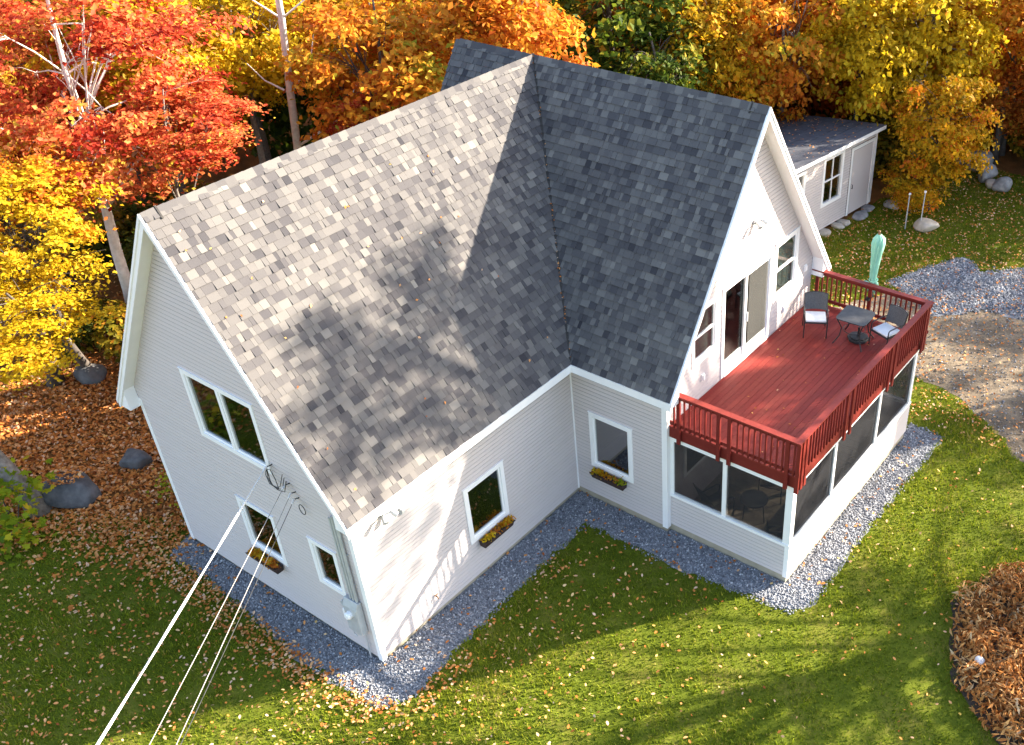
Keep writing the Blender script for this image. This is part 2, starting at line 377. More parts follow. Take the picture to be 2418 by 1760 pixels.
# ---- walls: slabs with openings + clapboards
BOARDS = []      # (area priority, parent, verts)
SIDE_E = 0.104
SB_F = [(0,3,2,1), (3,4,5,2), (4,7,6,5), (7,9,8,6)]
SB_T = [.7]*6 + [.0]*2 + [.15]*2  # top groove tinted dark: the lap's shadow line painted into the board
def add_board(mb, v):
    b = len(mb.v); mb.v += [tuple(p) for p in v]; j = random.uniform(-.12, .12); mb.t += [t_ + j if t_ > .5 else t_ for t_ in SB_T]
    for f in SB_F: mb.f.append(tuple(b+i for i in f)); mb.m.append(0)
def wall(name, o, u, n, z0, z1, ext, ops, brk=(), mat='siding', parent=None, boards=True, zb=None, th=0.12, collect=None):
    """o origin, u horizontal unit, n outward unit; ext(z)->(u0,u1); ops (u0,u1,z0,z1)"""
    o, u, n = Vector(o), Vector(u), Vector(n)
    P = lambda a, z, d: o + u * a + n * d + Vector((0, 0, z))
    def cuts(za, zb_, thr):
        iv = [(None, None)]
        res = []
        act = sorted([q for q in ops if min(zb_, q[3]) - max(za, q[2]) > thr * (zb_ - za)])
        left = None
        for q in act:
            res.append((left, q[0])); left = q[1]
        res.append((left, None)); return res
    w = MB()
    zs = sorted({z0, z1, *brk, *[q[2] for q in ops], *[q[3] for q in ops]}); zs = [z for z in zs if z0 <= z <= z1]
    for za, zc in zip(zs[:-1], zs[1:]):
        A, B_ = ext(za + 1e-4), ext(zc - 1e-4)
        for l, r in cuts(za, zc, 0.5):
            a0, b0 = (A[0], B_[0]) if l is None else (l, l); a1, b1 = (A[1], B_[1]) if r is None else (r, r)
            if a1 - a0 < 1e-3 and b1 - b0 < 1e-3: continue
            w.hexa([P(a0, za, -th), P(a1, za, -th), P(a1, za, 0), P(a0, za, 0), P(b0, zc, -th), P(b1, zc, -th), P(b1, zc, 0), P(b0, zc, 0)])
    wo = w.build(name, M[mat], parent)
    if boards:
        z = z0 if zb is None else zb
        while z < z1 - 0.02:
            zt = min(z + SIDE_E, z1)
            A, B_ = ext(z + 1e-4), ext(zt - 1e-4)
            for l, r in cuts(z, zt, 0.35):
                a0, b0 = (A[0], B_[0]) if l is None else (l, l); a1, b1 = (A[1], B_[1]) if r is None else (r, r)
                if a1 - a0 < 0.04: continue
                b0 = min(b0, a1 - .01) if l is None else b0
                if b1 - b0 < 0.01: b1 = b0 + 0.01
                lp_ = lambda k, q0, q1: q0 + (q1 - q0) * k
                kz = z + (zt - z) * .80; m0, m1 = lp_(.8, a0, b0), lp_(.8, a1, b1)
                v = [P(a0, z, .001), P(a1, z, .001), P(a1, z, .020), P(a0, z, .020), P(m0, kz, .013), P(m1, kz, .013),
                     P(m1, kz+.003, .004), P(m0, kz+.003, .004), P(b1, zt, .003), P(b0, zt, .003)]
                pcs = [v]
                if a1 - a0 > 3.4:
                    f_ = random.uniform(.3, .7); mixp = lambda p_, q_: p_.lerp(q_, f_); sh = u * .0015
                    pr = [(0,1),(3,2),(4,5),(7,6),(9,8)]; L_v, R_v = list(v), list(v)
                    for a_i, b_i in pr:
                        mm = mixp(v[a_i], v[b_i]); L_v[b_i] = mm - sh; R_v[a_i] = mm + sh
                    pcs = [L_v, R_v]
                for v in pcs:
                    if collect is not None: collect.append(((v[1]-v[0]).length, wo, v))
                    else: BOARDS.append(((v[1]-v[0]).length, wo, v))
            z += SIDE_E
    return wo
def half(z): return max(0.0, min(HW, (H - 0.16 - z) / SL))
ZG = H - 0.16 - SL * HW
# left gable (faces -y), u = +x
OPL = [(-1.03+.09, 1.22-.09, 4.16+.09, 5.83-.09), (-.50+.08, .73-.08, 1.37+.08, 2.79-.08), (1.81+.07, 2.65-.07, 1.57+.07, 2.82-.07)]
LG = [(-1.03, 1.22, 4.16, 5.83), (-.50, .73, 1.37, 2.79), (1.81, 2.65, 1.57, 2.82)]
w_left = wall('wall', (0,0,0), (1,0,0), (0,-1,0), 0.12, H-.17, lambda z: (-half(z), half(z)), OPL, (ZG,), parent=house)
# near wall (faces +x), u = +y
NW = [(2.82, 4.07, 1.14, 2.70)]
shr = lambda l, d: [(a+d, b_-d, c+d, e-d) for a, b_, c, e in l]
w_near = wall('wall', (HW,0,0), (0,1,0), (1,0,0), 0.15, 4.06, lambda z: (0.0, L1), shr(NW, .08), parent=house)
CW = [(3.79, 5.04, 1.11, 2.72)]
w_cross = wall('wall', (0,L1,0), (1,0,0), (0,-1,0), 0.22, 4.06, lambda z: (HW+.02, X2), shr(CW, .08), parent=house)
GR = [(11.11, 12.28, 4.12, 5.70), (7.52, 8.57, 4.17, 5.58)]
DOOR = (8.75, 10.97, DZ + .02, 5.62)
PD = (9.2, 11.1, .3, 2.4)
w_right = wall('wall', (X2,0,0), (0,1,0), (1,0,0), 0.22, H-.17, lambda z: (YC-half(z), YC+half(z)), shr(GR, .08) + [(DOOR[0]+.08, DOOR[1]-.08, DOOR[2], DOOR[3]-.08), PD], (ZG,), parent=house)
w_back = wall('wall', (0,L2,0), (-1,0,0), (0,1,0), 0.22, 4.06, lambda z: (-X2, HW), [], parent=house, boards=False)
w_far = wall('wall', (-HW,0,0), (0,-1,0), (-1,0,0), 0.12, 4.06, lambda z: (-L2, 0), [], parent=house, boards=False)
w_rear = wall('wall', (XB+.25,0,0), (0,-1,0), (-1,0,0), 3.0, H-.17, lambda z: (-YC-half(z), -YC+half(z)), [], (ZG,), parent=house, boards=False)

# ---- roof
def slope_prism(mb, poly, plane, dz):
    pts = [(x, y, plane(x, y)) for x, y in poly]; mb.prism(pts, (0, 0, -dz))
pl = lambda x, y: H - SL * x; pln = lambda x, y: H + SL * x
pc = lambda x, y: H - SL * (YC - y); pcf = lambda x, y: H - SL * (y - YC)
TH = 0.15
roofs = []
for plane, poly in ((pl, [(0,-OV),(EX,-OV),(EX,YC-EX),(0,YC)]),
                    (pc, [(0,YC),(EX,YC-EX),(X2+OV2,YC-EX),(X2+OV2,YC)]),
                    (pc, [(0,YC),(XB,YC),(XB,YC+XB)]),
                    (pln, [(0,-OV),(0,YC),(-EX,YC),(-EX,-OV)]),
                    (pcf, [(XB,YC),(X2+OV2,YC),(X2+OV2,YC+EX),(XB,YC+EX)])):
    m_ = MB(); slope_prism(m_, poly, plane, TH)
    roofs.append(m_.build('roof', M['underlay'], house))
r_left, r_cross, r_back = roofs[:3]

SH = []      # (distance, parent, verts, tint)
CAM = Vector(cam.location)
NC = 39; SLEN = EX / CT; EXP = SLEN / NC
def shingle_slope(par, P, trange, rng, s_end=None):
    """P(s, t, n) -> point; s up from eave, t along eave, n out of the plane"""
    for i in range(NC):
        s0 = i * EXP; s1 = s0 + EXP * 1.06
        if s1 > SLEN: s1 = SLEN
        t0, t1 = trange(s0 + EXP * .5)
        t = t0 - rng.uniform(0, .2); band = rng.uniform(-.05, .05)
        while t < t1:
            w = rng.choice((.08, .10, .12, .13, .15, .16, .19, .23)); e = t + w
            a, c = max(t, t0), min(e, t1)
            if t1 - c < .06: c = t1
            if c - a > .02:
                hi = rng.uniform(.012, .036); g = .002
                tint = min(1, max(0, rng.gauss(.50, .115) + band + (.16 if rng.random() < .10 else 0) - (.15 if rng.random() < .1 else 0)))
                dx = rng.uniform(0, .008)
                lo0, hi0 = trange(s0 - dx); lo1, hi1 = trange(s1); cl = lambda q, l_, h_: min(max(q, l_), h_)
                if a == t0: a0_, a1_ = lo0, lo1
                else: a0_, a1_ = cl(a + g, lo0, hi0), cl(a + g, lo1, hi1)
                if c == t1: c0_, c1_ = hi0, hi1
                else: c0_, c1_ = cl(c - g, lo0, hi0), cl(c - g, lo1, hi1)
                v = [P(s0 - dx, a0_, 0), P(s0 - dx, c0_, 0), P(s1, c1_, 0), P(s1, a1_, 0),
                     P(s0 - dx, a0_, hi), P(s0 - dx, c0_, hi), P(s1, c1_, .004), P(s1, a1_, .004)]
                SH.append(((v[4] - CAM).length, par, v, tint))
            t = e
            if t >= t1 - .02: break
rg = random.Random(3)
P1 = lambda s, t, n: Vector((EX - s*CT + n*ST, t, HE + s*ST + n*CT + .002))
shingle_slope(r_left, P1, lambda s: (-OV, YC - (EX - s*CT) - .012), rg)
P2 = lambda s, t, n: Vector((t, YC - EX + s*CT - n*ST, HE + s*ST + n*CT + .002))
shingle_slope(r_cross, P2, lambda s: ((EX - s*CT) + .012, X2+OV2), rg)
shingle_slope(r_back, P2, lambda s: (XB, min(-(EX - s*CT), 0) - .02) if -(EX - s*CT) > XB else (XB, XB), rg)
SH.sort(key=lambda q: q[0])
for d, par, v, t in SH[:300]:
    m_ = MB(); m_.hexa(v, t); m_.build('shingle', M['shingle'], par)
for par in (r_left, r_cross, r_back):
    m_ = MB()
    for d, p_, v, t in SH[300:]:
        if p_ is par: m_.hexa(v, t)
    m_.build('shingle_field', M['shingle'], par, kind='stuff')
# ridge caps, overlapping folded pieces
capm = []
for k in range(6):
    m_ = MB(); a = 0.17; L_ = .27
    t = rg.uniform(.3, .75); hx = .035
    for sgn in (-1, 1):
        q = [(0, 0, .012), (0, L_, .022), (sgn*a*CT, L_, .022 - a*ST), (sgn*a*CT, 0, .012 - a*ST)]
        m_.prism(q if sgn > 0 else q[::-1], (0, 0, .014), t)
    me = m_.mesh('ridge_shingle'); me.materials.append(M['shingle']); capm.append(me)
def caps(start, direction, length, rz, par):
    n = int(length / .2)
    for i in range(n):
        o = bpy.data.objects.new('ridge_shingle', capm[rg.randrange(6)]); COL.objects.link(o); o.parent = par
        o.location = Vector(start) + Vector(direction) * (i * length / n); o.rotation_euler = (0, 0, rz)
caps((0, -OV-.01, H), (0, 1, 0), YC + OV - .1, 0, r_left)
caps((X2+OV2+.01, YC, H), (-1, 0, 0), X2+OV2-.05, math.pi/2, r_cross)
caps((-.05, YC, H), (-1, 0, 0), -XB-.25, math.pi/2, r_back)
# valley line
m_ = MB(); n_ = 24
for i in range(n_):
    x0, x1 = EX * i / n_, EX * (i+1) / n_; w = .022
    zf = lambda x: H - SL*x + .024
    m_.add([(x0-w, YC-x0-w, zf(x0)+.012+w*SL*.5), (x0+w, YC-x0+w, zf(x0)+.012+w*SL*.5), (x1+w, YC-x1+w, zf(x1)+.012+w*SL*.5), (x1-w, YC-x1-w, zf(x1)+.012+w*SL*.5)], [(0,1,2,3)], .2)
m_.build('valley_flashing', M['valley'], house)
# a short strip of black flashing near both ridge ends
m_ = MB()
for sg in (-1, 1): m_.bar((0, .02, H+.05), (sg*.14, .02, H+.05-.14*SL), .035, .012)
for sg in (-1, 1): m_.bar((X2-.05, YC, H+.05), (X2-.05, YC+sg*.14, H+.05-.14*SL), .03, .012)
m_.build('ridge_vent_joint', M['valley'], house)

# ---- fascia, rake boards, soffits, corner boards
def quadprism(mb, pts, off, tint=.5): mb.prism(pts, off, tint)
m_ = MB()
m_.box((EX, -OV, HE-.20), (EX+.025, YC-EX-.003, HE+.0))
m_.box((EX-.36, -OV, HE-.18), (EX, YC-EX, HE-.16))
m_.build('eave_fascia', M['trim'], house)
m_ = MB()
m_.box((EX+.026, YC-EX-.025, HE-.20), (X2+OV2, YC-EX, HE+.0))
m_.box((EX-.3, YC-EX, HE-.18), (X2+OV2, YC-EX+.36, HE-.162))
m_.build('eave_fascia', M['trim'], house)
m_ = MB(); m_.box((-EX-.025, -OV, HE-.20), (-EX, YC, HE)); m_.box((-EX, -OV, HE-.18), (-EX+.36, YC, HE-.16)); m_.build('eave_fascia', M['trim'], house)
m_ = MB(); m_.box((XB, YC+EX, HE-.20), (X2+OV2, YC+EX+.025, HE)); m_.box((XB, YC+EX-.36, HE-.18), (X2+OV2, YC+EX, HE-.16)); m_.build('eave_fascia', M['trim'], house)
def rake(axis, c, sgn, out):
    """bargeboards + soffit under the gable overhang.  axis 'y': gable in x-z plane at y=c"""
    zc = lambda a: H - SL * abs(a)
    a1 = EX + .02
    def P(a, z, d): return (sgn*a, c + out*d, z) if axis == 'y' else (c + out*d, YC + sgn*a, z)
    m_ = MB()
    m_.prism([P(0, H+.012, 0), P(a1, zc(a1)+.012, 0), P(a1, zc(a1)-.21, 0), P(0, H-.25, 0)], Vector(P(0,0,.028)) - Vector(P(0,0,0)))
    m_.prism([P(0, H+.02, .028), P(a1, zc(a1)+.02, .028), P(a1, zc(a1)-.07, .028), P(0, H-.07, .028)], Vector(P(0,0,.05)) - Vector(P(0,0,.028)))
    m_.build('rake_board', M['trim'], house)
    ov = OV if axis == 'y' else OV2
    m_ = MB(); t = .155
    m_.prism([P(0, H-t, -.002), P(EX-.01, zc(EX)-t+.015, -.002), P(EX-.01, zc(EX)-t-.005, -.002), P(0, H-t-.02, -.002)], Vector(P(0,0,-ov+.002)) - Vector(P(0,0,0)))
    # boxed return at the foot of the rake
    m_.prism([P(HW+.005, HE-.19, -.002), P(EX+.0, HE-.19, -.002), P(EX, HE-.04, -.002), P(HW+.005, H-SL*HW-.17, -.002)], Vector(P(0,0,-ov+.02)) - Vector(P(0,0,0)))
    m_.build('rake_soffit', M['trim'], house)
for sg in (-1, 1): rake('y', -OV, sg, -1)
for sg in (-1, 1): rake('x', X2+OV2, sg, 1)
def corner(x, y, z0, z1, sx, sy, w=.10, par=house):
    m_ = MB(); d = .024
    m_.box((min(x, x+sx*d), min(y+sy*d, y-sy*w), z0), (max(x, x+sx*d), max(y+sy*d, y-sy*w), z1))
    m_.box((min(x, x-sx*w), min(y, y+sy*d), z0), (max(x, x-sx*w), max(y, y+sy*d), z1))
    m_.build('corner_board', M['trim'], par)
corner(HW, 0, .05, 4.03, 1, -1)
corner(-HW, 0, .05, 4.2, -1, -1)
corner(X2, L1, .16, 3.98, 1, -1, .12)
m_ = MB(); m_.box((HW+.012, L1-.04, .16), (HW+.045, L1-.012, 4.0)); m_.build('corner_board', M['trim'], house)

# ---- windows
def window(o, u, n, r, mull=0, hung=False, blind=0, room=None, tr=.105):
    """r=(u0,u1,z0,z1) outer trim rectangle"""
    o, u, n = Vector(o), Vector(u), Vector(n)
    P = lambda a, z, d: o + u*a + n*d + Vector((0,0,z))
    def bx(mb, a0, a1, z0, z1, d0, d1, t=.5):
        mb.hexa([P(a0,z0,d0),P(a1,z0,d0),P(a1,z0,d1),P(a0,z0,d1),P(a0,z1,d0),P(a1,z1,d0),P(a1,z1,d1),P(a0,z1,d1)], t)
    u0, u1, z0, z1 = r
    f = MB()
    bx(f, u0, u0+tr, z0, z1, -.06, .038); bx(f, u1-tr, u1, z0, z1, -.06, .038)
    bx(f, u0+tr, u1-tr, z0, z0+tr, -.06, .036); bx(f, u0+tr, u1-tr, z1-tr, z1, -.06, .036)
    bx(f, u0-.015, u1+.015, z1, z1+.02, 0, .05)
    wo = f.build('window', M['trim'], house)
    s = MB(); g0, g1, h0, h1 = u0+tr, u1-tr, z0+tr, z1-tr; sw = .045
    cols = [(g0, g1)] if not mull else [(g0, (g0+g1)/2 - .045), ((g0+g1)/2 + .045, g1)]
    if mull: bx(s, (g0+g1)/2 - .045, (g0+g1)/2 + .045, h0, h1, -.06, .03)
    panes = []
    for a0, a1 in cols:
        bx(s, a0, a0+sw, h0, h1, -.055, .008); bx(s, a1-sw, a1, h0, h1, -.055, .008)
        bx(s, a0+sw, a1-sw, h0, h0+sw, -.055, .006); bx(s, a0+sw, a1-sw, h1-sw, h1, -.055, .006)
        if hung:
            hm = (h0+h1)/2; bx(s, a0+sw, a1-sw, hm-.025, hm+.025, -.055, .012)
            panes += [(a0+sw, a1-sw, h0+sw, hm-.025, -.02), (a0+sw, a1-sw, hm+.025, h1-sw, -.012)]
        else: panes.append((a0+sw, a1-sw, h0+sw, h1-sw, -.02))
    s.build('sash', M['trim'], wo)
    for a0, a1, c0, c1, d in panes:
        p = MB(); bx(p, a0, a1, c0, c1, d-.006, d); p.build('pane', M['glass'], wo)
    if blind:
        p = MB(); bx(p, g0, g1, h1-(h1-h0)*blind, h1, -.085, -.075); p.build('blind', M['blind'], wo)
    return wo
for i, r in enumerate(LG): window((0,0,0), (1,0,0), (0,-1,0), r, mull=(i == 0))
window((HW,0,0), (0,1,0), (1,0,0), NW[0])
window((0,L1,0), (1,0,0), (0,-1,0), CW[0], blind=.0)
for r in GR: window((X2,0,0), (0,1,0), (1,0,0), r, hung=True, blind=.97)

# ---- sliding door on the deck
def sliding(parent):
    P = lambda a, z, d: Vector((X2 + d, a, z))
    def bx(mb, a0, a1, z0, z1, d0, d1): mb.box((X2+d0, a0, z0), (X2+d1, a1, z1))
    u0, u1, z0, z1 = DOOR; f = MB(); tr = .10
    bx(f, u0, u0+tr, z0, z1, -.1, .045); bx(f, u1-tr, u1, z0, z1, -.1, .045); bx(f, u0+tr, u1-tr, z1-tr, z1, -.1, .043)
    bx(f, u0+tr, u1-tr, z0, z0+.09, -.1, .06)
    d = f.build('sliding_door', M['trim'], parent)
    mid = (u0+u1)/2
    for a0, a1, dd in ((u0+tr, mid+.05, -.05), (mid-.05, u1-tr, .0)):
        s = MB(); fw = .085
        bx(s, a0, a0+fw, z0+.09, z1-tr, dd-.03, dd); bx(s, a1-fw, a1, z0+.09, z1-tr, dd-.03, dd)
        bx(s, a0+fw, a1-fw, z0+.09, z0+.32, dd-.03, dd-.001); bx(s, a0+fw, a1-fw, z1-tr-.085, z1-tr, dd-.03, dd-.001)
        s.build('door_panel', M['trim'], d)
        p = MB(); bx(p, a0+fw, a1-fw, z0+.32, z1-tr-.085, dd-.02, dd-.014); p.build('pane', M['glass'], d)
    s = MB(); bx(s, mid+.09, u1-tr-.05, z0+.36, z1-tr-.1, .004, .008); s.build('insect_screen', M['screen_light'], d)
    h = MB(); bx(h, mid+.02, mid+.05, z0+1.0, z0+1.25, .0, .04); h.build('handle', M['grey'], d)
sliding(house)

# ---- lamps, outlets, faucet, meter and conduits
def flood(o, u, n):
    o, u, n = Vector(o), Vector(u), Vector(n)
    m_ = MB(); m_.tube([o, o + n*.05], .075, 12)
    for sg in (-1, 1):
        a = o + n*.05; c = a + u*sg*.10 + n*.08 + Vector((0,0,.03)); e = c + u*sg*.05 + n*.12 + Vector((0,0,-.07))
        m_.tube([a, a + u*sg*.06 + n*.06, c], .016, 8); m_.tube([c, c.lerp(e, .4), e], [.035, .05, .062], 12)
    lamp = m_.build('flood_lamp', M['grey'], house, smooth=False)
    return lamp
flood((X2+.015, 10.04, 6.75), (0,1,0), (1,0,0))
flood((HW+.015, .78, 3.62), (0,1,0), (1,0,0))
for y, z in ((11.72, 3.66), (7.98, 3.72), (12.75, 4.35)):
    m_ = MB(); m_.box((X2+.012, y-.06, z-.09), (X2+.045, y+.06, z+.09)); m_.box((X2+.045, y-.04, z-.06), (X2+.075, y+.04, z+.07)); m_.build('outlet_cover', M['trim'], house, bevel=.006)
m_ = MB(); m_.box((HW+.012, 1.16, 3.28), (HW+.05, 1.27, 3.45)); m_.box((HW+.05, 1.18, 3.31), (HW+.08, 1.25, 3.41)); m_.build('junction_box', M['grey'], house, bevel=.006)
m_ = MB(); m_.tube([(HW, 1.6, .61), (HW+.09, 1.6, .61), (HW+.12, 1.6, .56)], .016, 8); m_.tube([(HW+.07, 1.6, .61), (HW+.07, 1.6, .66)], .01, 6); m_.tube([(HW+.07, 1.56, .66), (HW+.07, 1.64, .66)], .014, 6); m_.build('garden_tap', M['wood'], house)
Yf = -.02
m_ = MB()
for x in (2.84, 2.93, 3.02):
    m_.tube([(x, Yf-.05, 1.72), (x, Yf-.05, 3.98 if x > 2.9 else 3.9)], .024 if x < 2.9 else .032, 8)
for z in (2.2, 3.0, 3.7): m_.box((2.78, Yf-.02, z), (3.08, Yf-.012, z+.03))
m_.build('conduit', M['grey'], house, smooth=False)
m_ = MB()
m_.prism([(2.68, Yf-.01, .84), (2.68, Yf-.01, 1.70), (2.68, Yf-.10, 1.72), (2.68, Yf-.17, 1.55), (2.68, Yf-.17, .84)], (.40, 0, 0))
mb_ = m_.build('meter_box', M['grey'], house, bevel=.008)
m_ = MB(); m_.tube([(2.85, Yf-.17, 1.36), (2.85, Yf-.24, 1.36), (2.85, Yf-.27, 1.36)], [.085, .085, .06], 16); m_.build('meter_dial', M['trim'], mb_)
m_ = MB(); m_.tube([(3.0, Yf-.05, .84), (3.0, Yf-.05, .03)], .018, 8); m_.tube([(2.62, Yf-.06, .80), (2.62, Yf-.06, .66), (2.66, Yf-.07, .56), (2.74, Yf-.07, .55), (2.78, Yf-.06, .66), (2.77, Yf-.06, .80)], .011, 6); m_.build('ground_wire', M['grey'], mb_)
m_ = MB(); m_.box((2.44, Yf-.07, .93), (2.63, Yf, 1.2)); m_.build('junction_box', M['trim'], house, bevel=.008)
m_ = MB(); m_.tube([(2.57, Yf-.02, 1.42), (2.57, Yf-.09, 1.42)], .085, 14); m_.build('vent_cap', M['grey'], house)

# ================================================================== PORCH + DECK (parts of the house)
porch = MB()
ZS, ZT = 1.12, 2.885
# knee walls
k1 = wall('knee_wall', (0,L1P,0), (1,0,0), (0,-1,0), 0.24, ZS, lambda z: (X2, X3), [], parent=house)
k2 = wall('knee_wall', (X3,0,0), (0,1,0), (1,0,0), 0.24, ZS, lambda z: (L1P, L2), [], parent=house)
k3 = wall('knee_wall', (0,L2,0), (-1,0,0), (0,1,0), 0.24, ZS, lambda z: (-X3, -X2), [], parent=house, boards=False)
corner(X3, L1P, .2, ZS-.001, 1, -1, .09)
m_ = MB(); m_.box((X2, L1P+.13, .225), (X3-.13, L2-.13, .25)); 
fl = m_.build('porch_floor', M['tile'], house)
# floor tiles
tm = MB(); tm.box((-.146, -.146, 0), (.146, .146, .006)); tme = tm.mesh('floor_tile'); tme.materials.append(M['tile'])
for i in range(10):
    for j in range(20):
        o = bpy.data.objects.new('floor_tile', tme); COL.objects.link(o); o.parent = fl
        o.location = (X2 + .2 + i*.3, L1P + .32 + j*.3, .251)
# sill, posts, header
PX = [(X2+.0, X2+.11), (7.395, 7.50), (X3-.16, X3)]
PY = [(L1P, L1P+.14), (8.62, 8.72), (10.95, 11.05), (L2-.14, L2)]
frame = MB()
frame.box((X2, L1P-.03, ZS), (X3+.03, L1P+.10, ZS+.07)); frame.box((X3-.10, L1P+.101, ZS), (X3+.03, L2+.02, ZS+.07))
frame.box((X2, L1P-.02, ZT-.13), (X3+.02, L1P+.10, ZT)); frame.box((X3-.10, L1P+.101, ZT-.13), (X3+.02, L2+.02, ZT))
frame.box((X2, L2-.10, ZS), (X3-.101, L2+.02, ZS+.07)); frame.box((X2, L2-.10, ZT-.13), (X3-.101, L2+.02, ZT))
frame.build('porch_sill_and_header', M['trim'], house)
for a, c in PX:
    m_ = MB(); m_.box((a, L1P-.012, ZS+.07), (c + (.012 if c > 9 else 0), L1P+.09, ZT-.13)); m_.build('porch_post', M['trim'], house)
for a, c in PY[1:]:
    m_ = MB(); m_.box((X3-.09, a, ZS+.07), (X3+.012, c, ZT-.13)); m_.build('porch_post', M['trim'], house)
m_ = MB(); m_.box((X3-.09, L1P+.091, ZS+.07), (X3+.011, L1P+.15, ZT-.13)); m_.build('porch_post', M['trim'], house)
for x in (7.0, 8.1): m_ = MB(); m_.box((x, L2-.09, ZS+.07), (x+.1, L2+.0, ZT-.13)); m_.build('porch_post', M['trim'], house)
def screen(lo, hi): m_ = MB(); m_.box(lo, hi); m_.build('screen_panel', M['screen'], house)
for (a, c) in ((PX[0][1], PX[1][0]), (PX[1][1], PX[2][0])): screen((a, L1P+.02, ZS+.07), (c, L1P+.023, ZT-.13))
for (a, c) in ((L1P+.15, PY[1][0]), (PY[1][1], PY[2][0]), (PY[2][1], PY[3][0])): screen((X3-.03, a, ZS+.07), (X3-.027, c, ZT-.13))
screen((X2, L2-.03, ZS+.07), (X3-.1, L2-.027, ZT-.13))
# grey lower screen frame rails
m_ = MB()
for (a, c) in ((PX[0][1], PX[1][0]), (PX[1][1], PX[2][0])): m_.box((a+.001, L1P+.0, ZS+.071), (c-.001, L1P+.018, ZS+.13))
for (a, c) in ((L1P+.151, PY[1][0]), (PY[1][1], PY[2][0]), (PY[2][1], PY[3][0])): m_.box((X3-.025, a+.001, ZS+.071), (X3-.005, c-.001, ZS+.13))
m_.build('screen_frame', M['grey'], house)
# door into the porch and window
m_ = MB(); m_.box((X2-.08, PD[0], .3), (X2-.03, PD[1], 2.4)); m_.build('porch_door', M['trim'], house)
m_ = MB(); m_.box((X2+.02, 7.2, 1.3), (X2+.06, 8.6, 2.5)); wpo = m_.build('window', M['trim'], house)
m_ = MB(); m_.box((X2+.061, 7.3, 1.4), (X2+.066, 8.5, 2.4)); m_.build('pane', M['dark'], wpo)

# deck
deck = MB()
FY0, FX1, FY1 = L1P-.057, X3+.06, L2+.055
deck.box((X2+.0, FY0, ZT+.002), (FX1, FY0+.04, DZ-.01), .45); deck.box((FX1-.04, FY0+.041, ZT+.002), (FX1, FY1-.041, DZ-.01), .55); deck.box((X2+.0, FY1-.04, ZT+.002), (FX1, FY1, DZ-.01), .5)
deck.box((X2+.02, FY0+.05, ZT+.03), (FX1-.05, FY1-.05, ZT+.06), .3)
dk = deck.build('deck', M['redwood'], house)
# boards run along y
x = X2 + .03; bw = .138
while x < FX1 - .02:
    xe = min(x + bw, FX1 + .015); ys = FY0 - .015
    splits = [FY0-.015, random.uniform(8.2, 11.5), FY1+.015]
    if random.random() < .35: splits.pop(1)
    for a, c in zip(splits[:-1], splits[1:]):
        m_ = MB(); m_.box((x+.003, a+.002, DZ-.03), (xe-.003, c-.002, DZ + random.uniform(-.002, .002)), random.uniform(.3, .62)); m_.build('deck_board', M['deck'], dk)
    x += bw
# railing
RT = 4.15
def rail_run(a, c, out, posts, name='railing'):
    a, c, out = Vector(a), Vector(c), Vector(out); d = (c - a).normalized(); L_ = (c - a).length
    # top plank + rails
    m_ = MB(); m_.bar(a + Vector((0,0,RT-.018)), c + Vector((0,0,RT-.018)), .15, .036, .62); m_.build('top_rail', M['redwood'], dk)
    m_ = MB(); m_.bar(a + Vector((0,0,RT-.083)) - out*.0, c + Vector((0,0,RT-.083)), .038, .09, .4); m_.build('rail_beam', M['redwood'], dk)
    m_ = MB(); m_.bar(a + Vector((0,0,DZ+.12)), c + Vector((0,0,DZ+.12)), .038, .085, .45); m_.build('rail_beam', M['redwood'], dk)
    for t in posts:
        p = a + d * t + out * .05
        m_ = MB(); m_.bar(p + Vector((0,0,ZT-.04)), p + Vector((0,0,RT-.037)), .088, .05, random.uniform(.35, .5), up=out); m_.build('rail_post', M['redwood'], dk)
    n = int(L_ / .132)
    for i in range(1, n):
        t = L_ * i / n
        if any(abs(t - q) < .075 for q in posts): continue
        p = a + d * t + out * .036
        m_ = MB(); m_.bar(p + Vector((0,0,DZ+.04)), p + Vector((0,0,RT-.037)), .036, .034, random.uniform(.3, .55), up=out); m_.build('baluster', M['redwood'], dk)
RY0, RX1, RY1 = FY0 - .02, FX1 + .01, FY1 + .02
rail_run((X2+.06, RY0, 0), (RX1+.075, RY0, 0), (0,-1,0), [.26, 1.28, 1.55, 2.93, 3.19])
rail_run((RX1, RY0+.076, 0), (RX1, RY1-.076, 0), (1,0,0), [.05, .2, 2.05, 2.32, 4.3, 4.56, 6.28, 6.42])
rail_run((X2+.03, RY1, 0), (RX1+.075, RY1, 0), (0,1,0), [.12, 1.6, 3.1])

# ---- flush the clapboards: 300 longest as parts, rest joined per wall
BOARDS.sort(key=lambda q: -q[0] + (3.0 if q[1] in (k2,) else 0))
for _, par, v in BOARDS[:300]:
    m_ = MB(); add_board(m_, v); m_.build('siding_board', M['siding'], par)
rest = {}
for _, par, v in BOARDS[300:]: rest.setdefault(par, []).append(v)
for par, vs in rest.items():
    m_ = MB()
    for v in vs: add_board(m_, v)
    m_.build('siding_board_field', M['siding'], par, kind='stuff')

